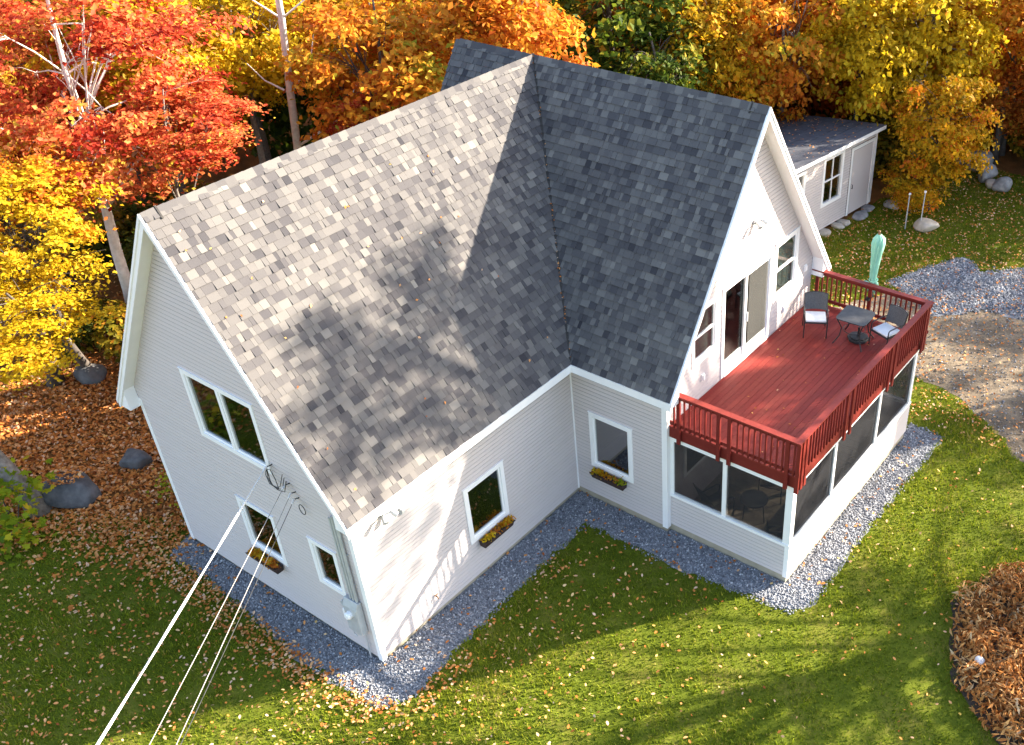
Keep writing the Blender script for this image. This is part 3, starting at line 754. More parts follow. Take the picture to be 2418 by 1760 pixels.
# ================================================================== OBJECTS
exec_objects = True
def terrace_chair(label, loc, rz):
    t = thing('terrace_chair', label, 'chair', loc, rz, 'terrace chairs on the red deck')       # faces -y locally
    w, d, sz = .28, .26, .42
    m_ = MB(); m_.bar((-w, 0, sz), (w, 0, sz), 2*d, .03); m_.build('seat', M['black'], t, bevel=.008)
    m_ = MB(); m_.box((-w+.03, -d+.02, sz+.016), (w-.03, d-.04, sz+.075)); m_.build('cushion', M['cushion'], t, bevel=.025)
    m_ = MB(); n = 8
    for i in range(n):                                   # curved woven back
        a0, a1 = -1 + 2*i/n, -1 + 2*(i+1)/n
        f = lambda a, z: (a*w, d - .07*(1-a*a)*-1 - .07 + (z-sz)*.28, z)
        m_.hexa([f(a0, sz+.1), f(a1, sz+.1), tuple(np.add(f(a1, sz+.1), (0,.02,0))), tuple(np.add(f(a0, sz+.1), (0,.02,0))),
                 f(a0, .92), f(a1, .92), tuple(np.add(f(a1, .92), (0,.02,0))), tuple(np.add(f(a0, .92), (0,.02,0)))])
    m_.build('backrest', M['wicker'], t)
    m_ = MB(); m_.tube([(-w, d+.085-.0, .925), (-w*.5, d+.13, .94), (0, d+.145, .945), (w*.5, d+.13, .94), (w, d+.085, .925)], .013, 8); m_.build('back_frame', M['black'], t)
    for sx in (-1, 1):
        m_ = MB(); m_.tube([(sx*w, -d, 0), (sx*w, -d+.01, sz), (sx*w, -d+.02, sz+.19), (sx*w, -d+.06, sz+.225), (sx*w, d*.4, sz+.235), (sx*w, d+.03, sz+.22)], .015, 8); m_.build('arm', M['black'], t)
        m_ = MB(); m_.tube([(sx*w, d+.06, 0), (sx*w, d-.02, sz), (sx*w, d+.09, .93)], .015, 8); m_.build('leg', M['black'], t)
    return t
c1 = terrace_chair('dark wicker terrace chair with white cushion standing against the house wall', (6.86, 11.82, DZ), math.radians(30))
c2 = dup(c1, (8.58, 12.22, DZ), math.radians(-20), 'dark wicker terrace chair with white cushion in the outer corner of the red railing')
t = thing('bistro_table', 'square dark slate bistro table with curved legs on the red deck', 'table', (7.83, 12.02, DZ), math.radians(2))
m_ = MB(); e = .39; q = []
for cx, cy in ((1,1),(-1,1),(-1,-1),(1,-1)):
    a0 = math.atan2(cy, cx) - math.pi/4
    for k in range(4): a = a0 + k*math.pi/6; q.append((cx*(e-.12) + .12*math.cos(a), cy*(e-.12) + .12*math.sin(a), .70))
m_.prism(q, (0,0,.025)); m_.build('tabletop', M['tabletop'], t, bevel=.006)
for sx in (-1, 1):
    for sy in (-1, 1):
        m_ = MB(); m_.tube([(sx*.34, sy*.34, .69), (sx*.30, sy*.30, .60), (sx*.24, sy*.24, .42), (sx*.27, sy*.27, .2), (sx*.38, sy*.38, 0)], .016, 8); m_.build('leg', M['black'], t)
m_ = MB(); m_.tube([(.27*math.cos(a), .27*math.sin(a), .33) for a in np.linspace(0, 2*math.pi, 21)], .010, 6, cap=False); m_.build('ring', M['black'], t)
b_ = thing('umbrella_base', 'black weighted parasol base under the bistro table', 'parasol base', (7.9, 12.15, DZ), .3)
m_ = MB(); hx = [(.27*math.cos(a), .27*math.sin(a), 0) for a in np.linspace(0, 2*math.pi, 9)[:-1]]; m_.prism(hx, (0,0,.07)); m_.prism([(p[0]*.8, p[1]*.8, .07) for p in hx], (0,0,.03)); m_.build('plate', M['black'], b_, bevel=.01)
m_ = MB(); m_.tube([(0,0,.1), (0,0,.34)], .028, 10); m_.build('collar', M['black'], b_)

# closed parasol held outside the far railing
um = thing('closed_parasol', 'closed mint green parasol standing at the far deck railing', 'parasol', (7.60, 13.42, 2.95))
m_ = MB(); m_.tube([(0,0,0), (0,0,2.55)], .02, 8); m_.tube([(0,0,2.5), (0,0,2.58), (0,0,2.60)], [.03, .03, .01], 8); m_.build('pole', M['wood'], um)
m_ = MB(); ns = 24; prof = [(2.50, .05), (2.40, .14), (2.25, .165), (1.95, .14), (1.6, .125), (1.30, .10), (1.22, .085), (1.12, .12), (0.98, .15), (.92, .13)]
b0 = len(m_.v); ns = 48
for i, (z, r) in enumerate(prof):
    for k in range(ns):
        a = 2*math.pi*k/ns; fold = abs(((a*8/(2*math.pi) + .12*i + .25*math.sin(a*2+i*.8)) % 1.0) - .5) * 2
        rr = .82 * r * (.62 + .62*fold**.8 + .12*math.sin(2*a + i*.7)) if i not in (0,) else r
        m_.v.append((rr*math.cos(a) + .02*math.sin(i*1.1), rr*math.sin(a) + .015*math.cos(i*1.7), z + (.07*math.sin(8*a) if i == len(prof)-1 else 0))); m_.t.append(.5)
for i in range(len(prof)-1):
    for k in range(ns): m_.f.append((i*ns+k, (i+1)*ns+k, (i+1)*ns+(k+1)%ns, i*ns+(k+1)%ns)); m_.m.append(0)
m_.build('canopy', M['umbrella'], um, smooth=True)
m_ = MB(); m_.tube([(.105*math.cos(a), .105*math.sin(a), 1.24+.02*math.sin(a)) for a in np.linspace(0, 2*math.pi, 21)], .014, 6, cap=False); m_.build('tie_strap', M['umbrella'], um)
m_ = MB()
cc = Vector((-.14, -.08, 1.08)); m_.tube([cc + Vector((0,-.03,0)), cc, cc + Vector((0,.03,0))], [.08, .125, .08], 12); m_.build('canopy_flap', M['umbrella'], um, smooth=True)
m_ = MB(); m_.box((-.05, -.26, .28), (.05, .04, .34)); m_.box((-.05, -.26, .75), (.05, .04, .81)); m_.build('bracket', M['black'], um)

# porch furniture
def porch_chair(label, loc, rz):
    t = thing('porch_chair', label, 'chair', loc, rz, 'sling chairs inside the screened porch')
    w, d, sz = .28, .27, .40
    m_ = MB(); m_.bar((0,-d,sz+.02), (0,d,sz-.02), 2*w-.04, .015); m_.build('seat', M['sling'], t)
    m_ = MB(); m_.bar((0,d,sz), (0,d+.22,.98), 2*w-.04, .015, up=(0,-1,.3)); m_.build('backrest', M['sling'], t)
    for sx in (-1, 1):
        m_ = MB(); m_.tube([(sx*w,-d+.0,0), (sx*w,-d-.02,.58), (sx*w,-d+.06,.63), (sx*w,d+.06,.60)], .014, 6); m_.tube([(sx*w,d+.1,0), (sx*w,d-.02,sz), (sx*w,d+.24,1.02)], .014, 6); m_.build('frame', M['black'], t)
    return t
p1 = porch_chair('olive sling chair in the near corner of the screened porch', (8.55, 7.35, .257), math.radians(-150))
dup(p1, (6.75, 7.55, .257), math.radians(160), 'olive sling chair behind the first screen by the house corner')
dup(p1, (7.5, 8.9, .257), math.radians(15), 'olive sling chair behind the small porch table')
t = thing('porch_table', 'small dark round table among the chairs in the screened porch', 'table', (7.55, 7.9, .257))
m_ = MB(); m_.tube([(0,0,.60), (0,0,.63)], .33, 20); m_.build('tabletop', M['tabletop'], t)
for a in (0, 2.1, 4.2):
    m_ = MB(); m_.tube([(.24*math.cos(a), .24*math.sin(a), .6), (.30*math.cos(a), .30*math.sin(a), 0)], .014, 6); m_.build('leg', M['black'], t)

# window boxes
def flower_box(label, o, rz, blooms):
    t = thing('window_box', label, 'planter', o, rz, 'planters under the ground floor windows')     # local: length x, out = -y
    m_ = MB(); L_ = .46
    m_.hexa([(-L_,-.16,0),(L_,-.16,0),(L_,0,0),(-L_,0,0),(-L_-.02,-.21,.17),(L_+.02,-.21,.17),(L_+.02,0,.17),(-L_-.02,0,.17)])
    m_.bar((-L_-.03,-.215,.165), (L_+.03,-.215,.165), .02, .03); m_.build('box', M['box'], t)
    for i, (u, pal, n) in enumerate(blooms):
        c = np.array([(u, -.11, .19)]) + RNG.normal(size=(n, 3)) * np.array([.085, .05, .035])
        nn = RNG.normal(size=(n, 3)) + np.array([0, -.3, 1.2])
        co, fv, ti = leaves(c, nn, RNG.uniform(.05, .10, n), RNG.uniform(.25, 1, n))
        np_obj('chrysanthemum', np_mesh('chrysanthemum', co, fv, ti, 3), M['leaf_' + pal], t, kind='stuff')
flower_box('dark window box with orange and gold mums on the shaded left gable', (.06, -.04, 1.16), 0, [(-.3,'gold',150), (-.05,'yellow',60), (.2,'orange',150), (.36,'brown',60)])
flower_box('dark window box with yellow mums at both ends on the sunlit side wall', (HW+.04, 3.52, .93), math.pi/2, [(-.3,'yellow',150), (.16,'gold',60), (.32,'gold',170), (0,'brown',40)])
flower_box('dark window box with a few green and orange plants beside the porch', (4.38, L1-.04, .90), 0, [(-.33,'yellow',120), (-.16,'gold',70), (.05,'orange',40), (.25,'brown',50), (.35,'lime',70)])

# overhead cables
def cable(label, a, e, rad, mat, name='overhead_cable', sag=.25, clamp=None):
    t = thing(name, label, 'cable', a, 0, 'service cables running to the left gable'); a = Vector(a); e = Vector(e); d = (e - a)
    pts = []
    for i in range(41):
        k = i / 10; pts.append(d * k + Vector((0, 0, sag * (k*k - k) * .35)))
    m_ = MB(); m_.tube(pts, rad, 8); m_.build('wire', M[mat], t, smooth=True)
    if rad > .012:                                          # two twisted legs on the bearer
        for ph in (0, math.pi):
            q = []
            for i in range(161):
                k = i / 40; p = d*k + Vector((0,0,sag*(k*k-k)*.35)); an = k*9 + ph
                q.append(p + Vector((math.cos(an)*rad*.8, 0, math.sin(an)*rad*.8)))
            m_ = MB(); m_.tube(q, rad*.8, 6); m_.build('wire', M[mat], t, smooth=True)
    m_ = MB(); m_.tube([(0,0,0), d.normalized()*.16], [.03, .02], 8); m_.build('clamp', M['cable_w'], t)
    m_ = MB(); m_.tube([-d.normalized()*.02, Vector((0.05,.06,.02)), Vector((.06,-a.y-.0,.03))], .012, 6); m_.build('hook', M['black'], t)
    return t
cable('thick white twisted service cable crossing the lawn to the left gable', (1.24,-.12,4.42), (5.36,-5.7,5.43), .0145, 'cable_w')
cable('thin grey wire beside the thick white cable on the left gable', (1.68,-.10,4.16), (5.72,-5.25,5.2), .0062, 'cable_g', sag=.15)
cable('rightmost pale thin wire ending near the eave of the left gable', (1.80,-.10,4.00), (5.78,-4.97,4.93), .0065, 'cable_g', sag=.15)
cable('dark thin wire running close beside the rightmost pale wire', (1.86,-.10,3.88), (5.86,-4.95,4.96), .006, 'cable_b', sag=.2)
# drip loops at the rake
t = thing('drip_loop', 'black drip loop wires hanging between white cable and the rake board', 'cable', (1.5,-.1,4.45))
for k in range(3):
    m_ = MB(); o_ = k*.05
    m_.tube([(-.25,-.02,-.02), (-.3+o_,-.05,-.22-o_), (-.2+o_,-.08,-.38), (.05,-.08,-.36-o_*.6), (.12+o_,-.06,-.30-o_), (.24+o_*.7,-.02,.02-o_*1.3)], .008, 6); m_.build('wire', M['cable_b'], t)
m_ = MB(); m_.tube([(-.2,-.05,-.3), (-.22,-.04,-.05), (-.1,-.04,.0), (.0,-.05,-.2), (.04,-.06,-.42)], .008, 6); m_.build('wire', M['cable_b'], t)
t = thing('wire_coil', 'small black coil of wire under the rake beside the thin cables', 'cable', (2.05,-.1,3.72))
m_ = MB(); m_.tube([(.09*math.cos(a), 0, .12*math.sin(a)) for a in np.linspace(0, 2*math.pi, 17)], .009, 6, cap=False); m_.build('wire', M['cable_b'], t)

# ---- shed
SDX, SDY = np.array([0.14503, 0.98943]), np.array([0.98943, -0.14503])      # along wall, outward
so = np.array([1.68, 22.8])
shed = thing('garden_shed', 'small white clapboard shed with a leaf-strewn grey lean-to roof', 'shed')
W3 = lambda a, d, z: Vector((so[0] + SDX[0]*a + SDY[0]*d, so[1] + SDX[1]*a + SDY[1]*d, z))
u3, n3 = (SDX[0], SDX[1], 0), (SDY[0], SDY[1], 0)
SW = [(-.32, .92, 1.02, 2.88), (-2.2, -1.35, 1.02, 2.80)]; SDR = (1.38, 2.86, .12, 2.74)
sb = []
sw = wall('wall', (so[0], so[1], 0), u3, n3, .14, 3.06, lambda z: (-3.2, 2.97), shr(SW, .1), parent=shed, collect=sb, zb=.14)
w2 = wall('wall', tuple(W3(2.97, 0, 0)), (-SDY[0], -SDY[1], 0), u3, .14, 2.3, lambda z: (0, 4.6), [], parent=shed, collect=sb)
w3_ = wall('wall', tuple(W3(-3.2, 0, 0)), (-SDY[0], -SDY[1], 0), (-SDX[0], -SDX[1], 0), .14, 2.3, lambda z: (0, 4.6), [], parent=shed, boards=False)
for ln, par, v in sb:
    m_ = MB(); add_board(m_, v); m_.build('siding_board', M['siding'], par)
m_ = MB(); q = [W3(-3.4, .28, 3.14), W3(3.05, .28, 3.14), W3(3.05, -5.0, 2.40), W3(-3.4, -5.0, 2.40)]
m_.prism(q, (0, 0, .06)); ro = m_.build('roof', M['shed_roof'], shed)
for i in range(11):                                    # overlapping felt courses
    k = i / 11
    a0, a1 = W3(-3.41, .29-5.28*k, 3.205-.74*k), W3(3.06, .29-5.28*k, 3.205-.74*k)
    m_ = MB(); b0_, b1_ = W3(-3.41, .29-5.28*(k+.085), 3.201-.74*(k+.085)), W3(3.06, .29-5.28*(k+.085), 3.201-.74*(k+.085))
    m_.hexa([a0, a1, b1_, b0_, a0+Vector((0,0,.012)), a1+Vector((0,0,.012)), b1_+Vector((0,0,.003)), b0_+Vector((0,0,.003))]); m_.build('felt_strip', M['shed_roof'], ro)
m_ = MB(); m_.prism([W3(-3.4,.285,3.06), W3(3.05,.285,3.06), W3(3.05,.285,3.19), W3(-3.4,.285,3.19)], tuple(Vector(n3)*.02)); m_.build('fascia', M['trim'], shed)
m_ = MB(); m_.hexa([W3(2.86,.0,.14), W3(2.99,.0,.14), W3(2.99,.03,.14), W3(2.86,.03,.14), W3(2.86,0,3.06), W3(2.99,0,3.06), W3(2.99,.03,3.06), W3(2.86,.03,3.06)]); m_.build('corner_board', M['trim'], shed)
def wbx(mb, a0, a1, z0, z1, d0, d1): mb.hexa([W3(a0,d0,z0),W3(a1,d0,z0),W3(a1,d1,z0),W3(a0,d1,z0),W3(a0,d0,z1),W3(a1,d0,z1),W3(a1,d1,z1),W3(a0,d1,z1)])
for r in SW:
    u0, u1, z0, z1 = r; tr = .12; m_ = MB()
    wbx(m_, u0, u0+tr, z0, z1, -.05, .035); wbx(m_, u1-tr, u1, z0, z1, -.05, .035); wbx(m_, u0+tr, u1-tr, z0, z0+tr, -.05, .04); wbx(m_, u0+tr, u1-tr, z1-tr, z1, -.05, .04)
    wo = m_.build('window', M['trim'], shed)
    m_ = MB(); g0, g1, h0, h1 = u0+tr, u1-tr, z0+tr, z1-tr; um_, zm = (g0+g1)/2, (h0+h1)/2
    wbx(m_, um_-.02, um_+.02, h0, h1, -.04, .0); wbx(m_, g0, g1, zm-.025, zm+.025, -.045, .005); m_.build('sash', M['trim'], wo)
    for a0, a1 in ((g0, um_-.02), (um_+.02, g1)):
        for c0, c1_ in ((h0, zm-.025), (zm+.025, h1)):
            m_ = MB(); wbx(m_, a0, a1, c0, c1_, -.03, -.024); m_.build('pane', M['glass'], wo)
m_ = MB(); u0, u1, z0, z1 = SDR
wbx(m_, u0, u0+.11, z0, z1, 0, .04); wbx(m_, u1-.11, u1, z0, z1, 0, .04); wbx(m_, u0+.11, u1-.11, z1-.12, z1, 0, .042)
dr = m_.build('door', M['trim'], shed)
m_ = MB(); wbx(m_, u0-.018, u0, z0, z1+.018, .012, .022); wbx(m_, u1, u1+.018, z0, z1+.018, .012, .022); wbx(m_, u0, u1, z1, z1+.018, .012, .022); wbx(m_, u0+.112, u0+.13, z0, z1-.12, .018, .034); wbx(m_, u0+.13, u1-.112, z1-.138, z1-.12, .018, .034); m_.build('door_gap', M['valley'], dr)
for i in range(25):
    z = z0 + .03 + i*.1
    if z + .1 > z1-.12: break
    m_ = MB(); m_.hexa([W3(u0+.112,.019,z),W3(u1-.112,.019,z),W3(u1-.112,.032,z),W3(u0+.112,.032,z),W3(u0+.112,.019,z+.098),W3(u1-.112,.019,z+.098),W3(u1-.112,.022,z+.098),W3(u0+.112,.022,z+.098)]); m_.build('door_plank', M['siding'], dr)
m_ = MB(); m_.tube([W3(u0+.2,.03,1.15), W3(u0+.2,.07,1.15), W3(u0+.2,.07,1.3), W3(u0+.2,.03,1.3)], .012, 6); m_.build('handle', M['black'], dr)
m_ = MB(); m_.hexa([W3(-3.05,-.3,.13),W3(2.8,-.3,.13),W3(2.8,-4.4,.13),W3(-3.05,-4.4,.13),W3(-3.05,-.3,.2),W3(2.8,-.3,.2),W3(2.8,-4.4,.2),W3(-3.05,-4.4,.2)]); m_.build('floor', M['dark'], shed)

# ---- rocks
def rock(name, label, loc, size, mat='rock', rz=0, seed=0, group=None, cat='boulder', rough=.28):
    rng = np.random.default_rng(seed + 100)
    import bmesh
    bm = bmesh.new(); bmesh.ops.create_icosphere(bm, subdivisions=3, radius=1)
    planes = [(unit(rng.normal(size=(1,3)))[0], rng.uniform(.55, .85)) for _ in range(9)]
    for v in bm.verts:
        p = np.array(v.co)
        for n_, d_ in planes:
            h = p @ n_
            if h > d_: p = p - n_ * (h - d_) * .85
        p = p * (1 + .035*math.sin(11*p[0]+2*seed)*math.sin(9*p[1]-seed)*math.cos(10*p[2]) + rough * .12 * math.sin(5*p[0]+seed) * math.cos(4*p[1]+p[2]*3))
        v.co = Vector(p * np.array(size))
    me = bpy.data.meshes.new(name); bm.to_mesh(me); bm.free(); me.materials.append(M[mat])
    me.polygons.foreach_set('use_smooth', [True]*len(me.polygons))
    o = bpy.data.objects.new(name, me); COL.objects.link(o); o.location = loc; o.rotation_euler = (0,0,rz); tag(o, label, cat, group); return o
G1 = 'stones of the low wall at the forest edge'
rock('boulder', 'largest upper grey boulder of the stone row under the orange tree', (4.25,31.3,.35), (.62,.55,.5), rz=.3, seed=1, group=G1)
rock('boulder', 'small pale boulder at the upper left end of the stone row', (3.55,31.5,.25), (.34,.4,.4), rz=1, seed=2, group=G1)
rock('boulder', 'long grey boulder in the middle of the stone row', (4.95,30.4,.3), (.42,.6,.42), rz=.2, seed=3, group=G1)
rock('boulder', 'small low tan stone wedged before the last boulder of the row', (5.38,29.85,.15), (.24,.3,.22), rz=.2, seed=4, mat='rock_tan', group=G1)
rock('boulder', 'rounded grey boulder at the lower right end of the stone row', (5.82,29.75,.25), (.42,.36,.36), rz=.9, seed=5, group=G1)
rock('boulder', 'big dark boulder with orange leaves on it in the leaf litter', (-7.05,-.75,.22), (.85,.62,.48), mat='rock_dark', rz=.5, seed=6)
bb = [o for o in bpy.data.objects if o.get('label', '').startswith('big dark boulder')][0]
n = 150; an = RNG.uniform(0, 6.28, n); rr_ = np.sqrt(RNG.random(n))*.5; c = np.stack([-.15 + rr_*np.cos(an), .1 + rr_*np.sin(an)*.8, .47 - .28*rr_**2 + RNG.uniform(-.02,.04,n)], 1)
co, fv, ti = leaves(c, np.array([0,0,1.]) + RNG.normal(size=(n,3))*.4, RNG.uniform(.07,.13,n), RNG.beta(2,2,n), LEAF_OVAL)
np_obj('leaf_scatter', np_mesh('leaf_scatter', co, fv, ti, 3), M['litter'], bb, kind='stuff')
rock('boulder', 'smaller dark boulder between the big one and the left gable', (-7.0,.85,.15), (.55,.32,.3), mat='rock_dark', rz=.2, seed=7)
rock('boulder', 'low dark boulder beside the twin trunks in the leaf litter', (-11.8,2.5,.12), (.55,.45,.4), mat='rock_dark', rz=.2, seed=8)
rock('boulder', 'round blue grey stone in the grass beside the shed', (2.95,26.1,.1), (.38,.36,.22), seed=9)
rock('stone_slab', 'tan block of stone beside the right metal post', (4.72,24.95,.18), (.5,.36,.26), mat='rock_tan', rz=.2, seed=10, cat='stone')
G2 = 'flat stones along the foot of the shed'
for i, (a, d, sx, lab) in enumerate([(1.9,.35,.5,'large flat grey step stone below the shed door'), (1.05,.22,.28,'pale flat stone between shed window and step'), (.6,.2,.24,'small pale stone under the shed window'), (-.1,.18,.3,'leftmost low stone visible at the shed wall'), (2.6,.2,.3,'dark stone under the right end of the shed door')]):
    p = W3(a, d, .05); rock('stone_slab', lab, tuple(p), (sx,.3,.1), mat='rock' if i in (0,4) else 'rock_tan', rz=1.4, seed=20+i, group=G2, cat='stone')
rock('stone', 'single white stone among the withered leaves of the planting bed', (13.55,6.75,.32), (.11,.10,.10), mat='rock_white', seed=30, cat='stone')
for i, (x, y, h, lab) in enumerate([(4.09,24.6,1.35,'left thin metal post standing in the grass'), (4.55,24.85,1.45,'right thin metal post next to the tan stone block')]):
    t = thing('metal_post', lab, 'post', (x, y, 0), 0, 'metal posts in the grass')
    m_ = MB(); m_.tube([(0,0,0), (.01*i,.0,h)], .02, 8); m_.build('pole', M['grey'], t)
    m_ = MB(); m_.box((-.028,-.028,h), (.035,.035,h+.06)); m_.build('cap', M['trim'], t)

# ---- withered planting bed at the right
bed_poly = [(12.55,8.2),(12.9,9.3),(13.6,10.4),(16,11),(17,8),(16.4,5.2),(15.2,5.0),(14.2,5.5),(13.4,6.2),(12.9,7.1)]
sheet('planting_bed', [(p[0] - .12*(p[0] < 14), p[1]) for p in bed_poly], .014, M['soil'], jitter=.08)
pp = scatter_poly([(12.6,8.2),(12.92,9.25),(13.6,10.3),(16,10.8),(16.8,8),(16.2,5.3),(15.2,5.1),(14.2,5.6),(13.45,6.3),(12.95,7.15)], 330)
mv, mf, mt, base = [], [], [], 0
allc, alln, alls, allt = [], [], [], []
for x, y in pp:
    h = RNG.uniform(.15, .5); n = 40; tt = RNG.random()
    ang = RNG.uniform(0, 2*np.pi, n); r = np.sqrt(RNG.random(n)) * .34
    c = np.stack([x + r*np.cos(ang), y + r*np.sin(ang), h * (1 - (r/.42)**2) + RNG.uniform(.0, .1, n)], 1)
    allc.append(c); alln.append(np.stack([np.cos(ang)*.8, np.sin(ang)*.8, np.full(n, .6)], 1) + RNG.normal(size=(n,3))*.5)
    alls.append(RNG.uniform(.08, .2, n)); allt.append(np.clip(RNG.normal(.35+.4*tt, .18, n), 0, 1))
LONG = (np.array([(-.6,0,0),(0,-.16,.08),(.6,0,-.12),(0,.16,.08)]), [(0,1,2),(0,2,3)])
co, fv, ti = leaves(np.concatenate(allc), np.concatenate(alln), np.concatenate(alls), np.concatenate(allt), LONG)
mo = np_obj('withered_perennials', np_mesh('withered_perennials', co, fv, ti, 3), M['mound'])
tag(mo, 'mass of withered tan perennials filling the planting bed at right', 'dead plants', kind='stuff')
m_ = MB()
for i in range(160):
    x, y = pp[RNG.integers(len(pp))] + RNG.normal(size=2)*.1; a = RNG.uniform(0, 6.28); l = RNG.uniform(.2, .6)
    m_.tube([(x,y,.05), (x+.2*l*math.cos(a), y+.2*l*math.sin(a), .3*l+.15), (x+l*math.cos(a), y+l*math.sin(a), .25+.4*l)], [.008,.006,.003], 4, RNG.uniform(.6, 1))
so_ = m_.build('withered_stems', M['mound'], mo, kind='stuff')

# ================================================================== STUFF: gravel, grass, fallen leaves
HOUSE_FOOT = [(-HW,0),(HW,0),(HW,L1),(X2,L1),(X2,L1P),(X3,L1P),(X3,L2),(-HW,L2)]
def stones(name, poly, n, smin, smax, label, cat, z=.01):
    p = scatter_poly(poly, n); s = RNG.uniform(smin, smax, n); p = p + RNG.normal(size=p.shape)*.07
    ok_ = ~inpoly(p, HOUSE_FOOT); p, s = p[ok_], s[ok_]; n = len(p)
    octa = np.array([(1,0,0),(-1,0,0),(0,1,0),(0,-1,0),(0,0,1),(0,0,-1)], float)
    of = np.array([(0,2,4),(2,1,4),(1,3,4),(3,0,4),(2,0,5),(1,2,5),(3,1,5),(0,3,5)])
    rot = RNG.uniform(0, 6.28, n); c, si = np.cos(rot), np.sin(rot)
    sc = s[:, None] * RNG.uniform(.5, 1.2, (n, 3)); q = octa[None] * sc[:, None, :] + RNG.normal(size=(n,6,3)) * s[:,None,None]*.15
    tx = RNG.uniform(-.7, .7, n); q2 = q.copy(); q2[:,:,2] = q[:,:,2] + q[:,:,0]*tx[:,None]
    x = q2[:,:,0]*c[:,None] - q2[:,:,1]*si[:,None]; y = q2[:,:,0]*si[:,None] + q2[:,:,1]*c[:,None]
    co = np.stack([x + p[:,0:1], y + p[:,1:2], q2[:,:,2] + z + s[:,None]*.4], 2).reshape(-1, 3)
    fv = (of[None] + (np.arange(n)*6)[:,None,None]).ravel()
    o = np_obj(name, np_mesh(name, co, fv, np.repeat(np.clip(RNG.normal(.5,.24,n),0,1), 6), 3), M['gravel'])
    tag(o, label, cat, kind='stuff'); return o
stones('crushed_stone', GRAVEL_POLY, 26000, .014, .036, 'blue grey crushed stone spread round the foot of the house', 'gravel')
stones('crushed_stone', PATCH_POLY, 8000, .02, .05, 'blue grey crushed stone spilled on the driveway', 'gravel')
stones('loose_stones', DIRT_POLY, 9000, .01, .035, 'loose pale stones on the dirt driveway', 'gravel')

SHED_FOOT = [tuple(W3(-3.2,.05,0))[:2], tuple(W3(3.0,.05,0))[:2], tuple(W3(3.0,-4.7,0))[:2], tuple(W3(-3.2,-4.7,0))[:2]]
VIEW = [(-2,-7.5),(17.5,3.5),(13,19),(9,36),(1,36),(-2,13),(-9,3),(-11,-3)]
def lawn_pts(n):
    p = scatter_poly(VIEW, n)
    ok = inpoly(p, LAWN_POLY) & ~inpoly(p, GRAVEL_POLY) & ~inpoly(p, HOUSE_FOOT) & ~inpoly(p, DIRT_POLY) & ~inpoly(p, PATCH_POLY) & ~inpoly(p, bed_poly) & ~inpoly(p, SHED_FOOT)
    return p[ok]
def vnoise(p, sc, seed):
    r = np.random.default_rng(seed); g = r.random((64, 64)); q = p*sc + 32; i = np.floor(q).astype(int); f = q - i; f = f*f*(3-2*f)
    a = g[i[:,0]%64, i[:,1]%64]; b_ = g[(i[:,0]+1)%64, i[:,1]%64]; c = g[i[:,0]%64, (i[:,1]+1)%64]; d = g[(i[:,0]+1)%64, (i[:,1]+1)%64]
    return (a*(1-f[:,0])+b_*f[:,0])*(1-f[:,1]) + (c*(1-f[:,0])+d*f[:,0])*f[:,1]
gp = lawn_pts(620000); n = len(gp)
vn = vnoise(gp, .55, 1)*.5 + vnoise(gp, 1.9, 2)*.3 + vnoise(gp, 6, 3)*.2
keep = RNG.random(n) < np.clip(.12 + vn*1.5, 0, 1); gp, vn = gp[keep], vn[keep]; n = len(gp)
big = RNG.random(n) < .12
hh = RNG.uniform(.035, .085, n) * (.6 + .9*vn) * np.where(big, 1.5, 1); an = RNG.uniform(0, 6.28, n); ww = RNG.uniform(.007, .014, n) * np.where(big, 1.7, 1); le = RNG.normal(size=(n, 2))*.035
base0 = np.stack([gp[:,0]-ww*np.cos(an), gp[:,1]-ww*np.sin(an), np.full(n,.004)], 1); base1 = np.stack([gp[:,0]+ww*np.cos(an), gp[:,1]+ww*np.sin(an), np.full(n,.004)], 1)
tip = np.stack([gp[:,0]+le[:,0], gp[:,1]+le[:,1], hh], 1)
co = np.stack([base0, base1, tip], 1).reshape(-1, 3)
go = np_obj('grass', np_mesh('grass', co, np.arange(3*n), np.repeat(np.clip(RNG.normal(.36,.2,n) + (vn-.5)*.9 - .25*(vnoise(gp, 9, 4) - .5) + (RNG.random(n) < .05)*.4, 0, 1), 3), 3), M['grass'], lawn)
tag(go, kind='stuff')

def flat_leaves(p, z, smin, smax, tint, tilt=.35):
    n = len(p); c = np.stack([p[:,0], p[:,1], np.full(n, z) + RNG.uniform(0,.03,n)], 1)
    return leaves(c, np.array([0,0,1.]) + RNG.normal(size=(n,3))*tilt, RNG.uniform(smin, smax, n), tint, LEAF_OVAL)
# leaf density on the lawn: thick at left, thin at right
lp = lawn_pts(120000)
dens = np.clip(.30 - lp[:,0]*.03, .03, .5); fd = np.clip((lp[:,0]*.55 - lp[:,1]*.83 + 4.0)/6.0, 0, 1); dens = np.where((lp[:,1] < .5) & (lp[:,0] < 4), np.maximum(dens, 1.0 - .72*fd**.6), dens)
dens = np.where(lp[:,1] > 14, .30, dens)
gd = np.minimum(np.abs(lp[:,1] + .95), 3); dens = np.where((lp[:,0] < 5) & (lp[:,1] < 0), np.clip(.20 + .55*np.exp(-gd*2.5), 0, 1), dens)
lp = lp[RNG.random(len(lp)) < dens * (.45 + .9*vnoise(lp, 1.1, 9))]
lt = np.clip(RNG.beta(2.2, 1.6, len(lp)), 0, 1)
ds = np.linalg.norm(np.c_[lp, np.zeros(len(lp))] - np.array(CAM), axis=1); od = np.argsort(ds); lp, lt = lp[od], lt[od]
vis = np.ones(len(lp), bool)
big_p, big_t = lp[:300], lt[:300]
co, fv, ti = flat_leaves(big_p, .065, .07, .115, big_t)
for i in range(len(big_p)):
    me = np_mesh('fallen_leaf', co[i*6:i*6+6], [0,1,2,0,2,3,0,3,4,0,4,5], ti[i*6:i*6+6], 3); np_obj('fallen_leaf', me, M['litter'], lawn)
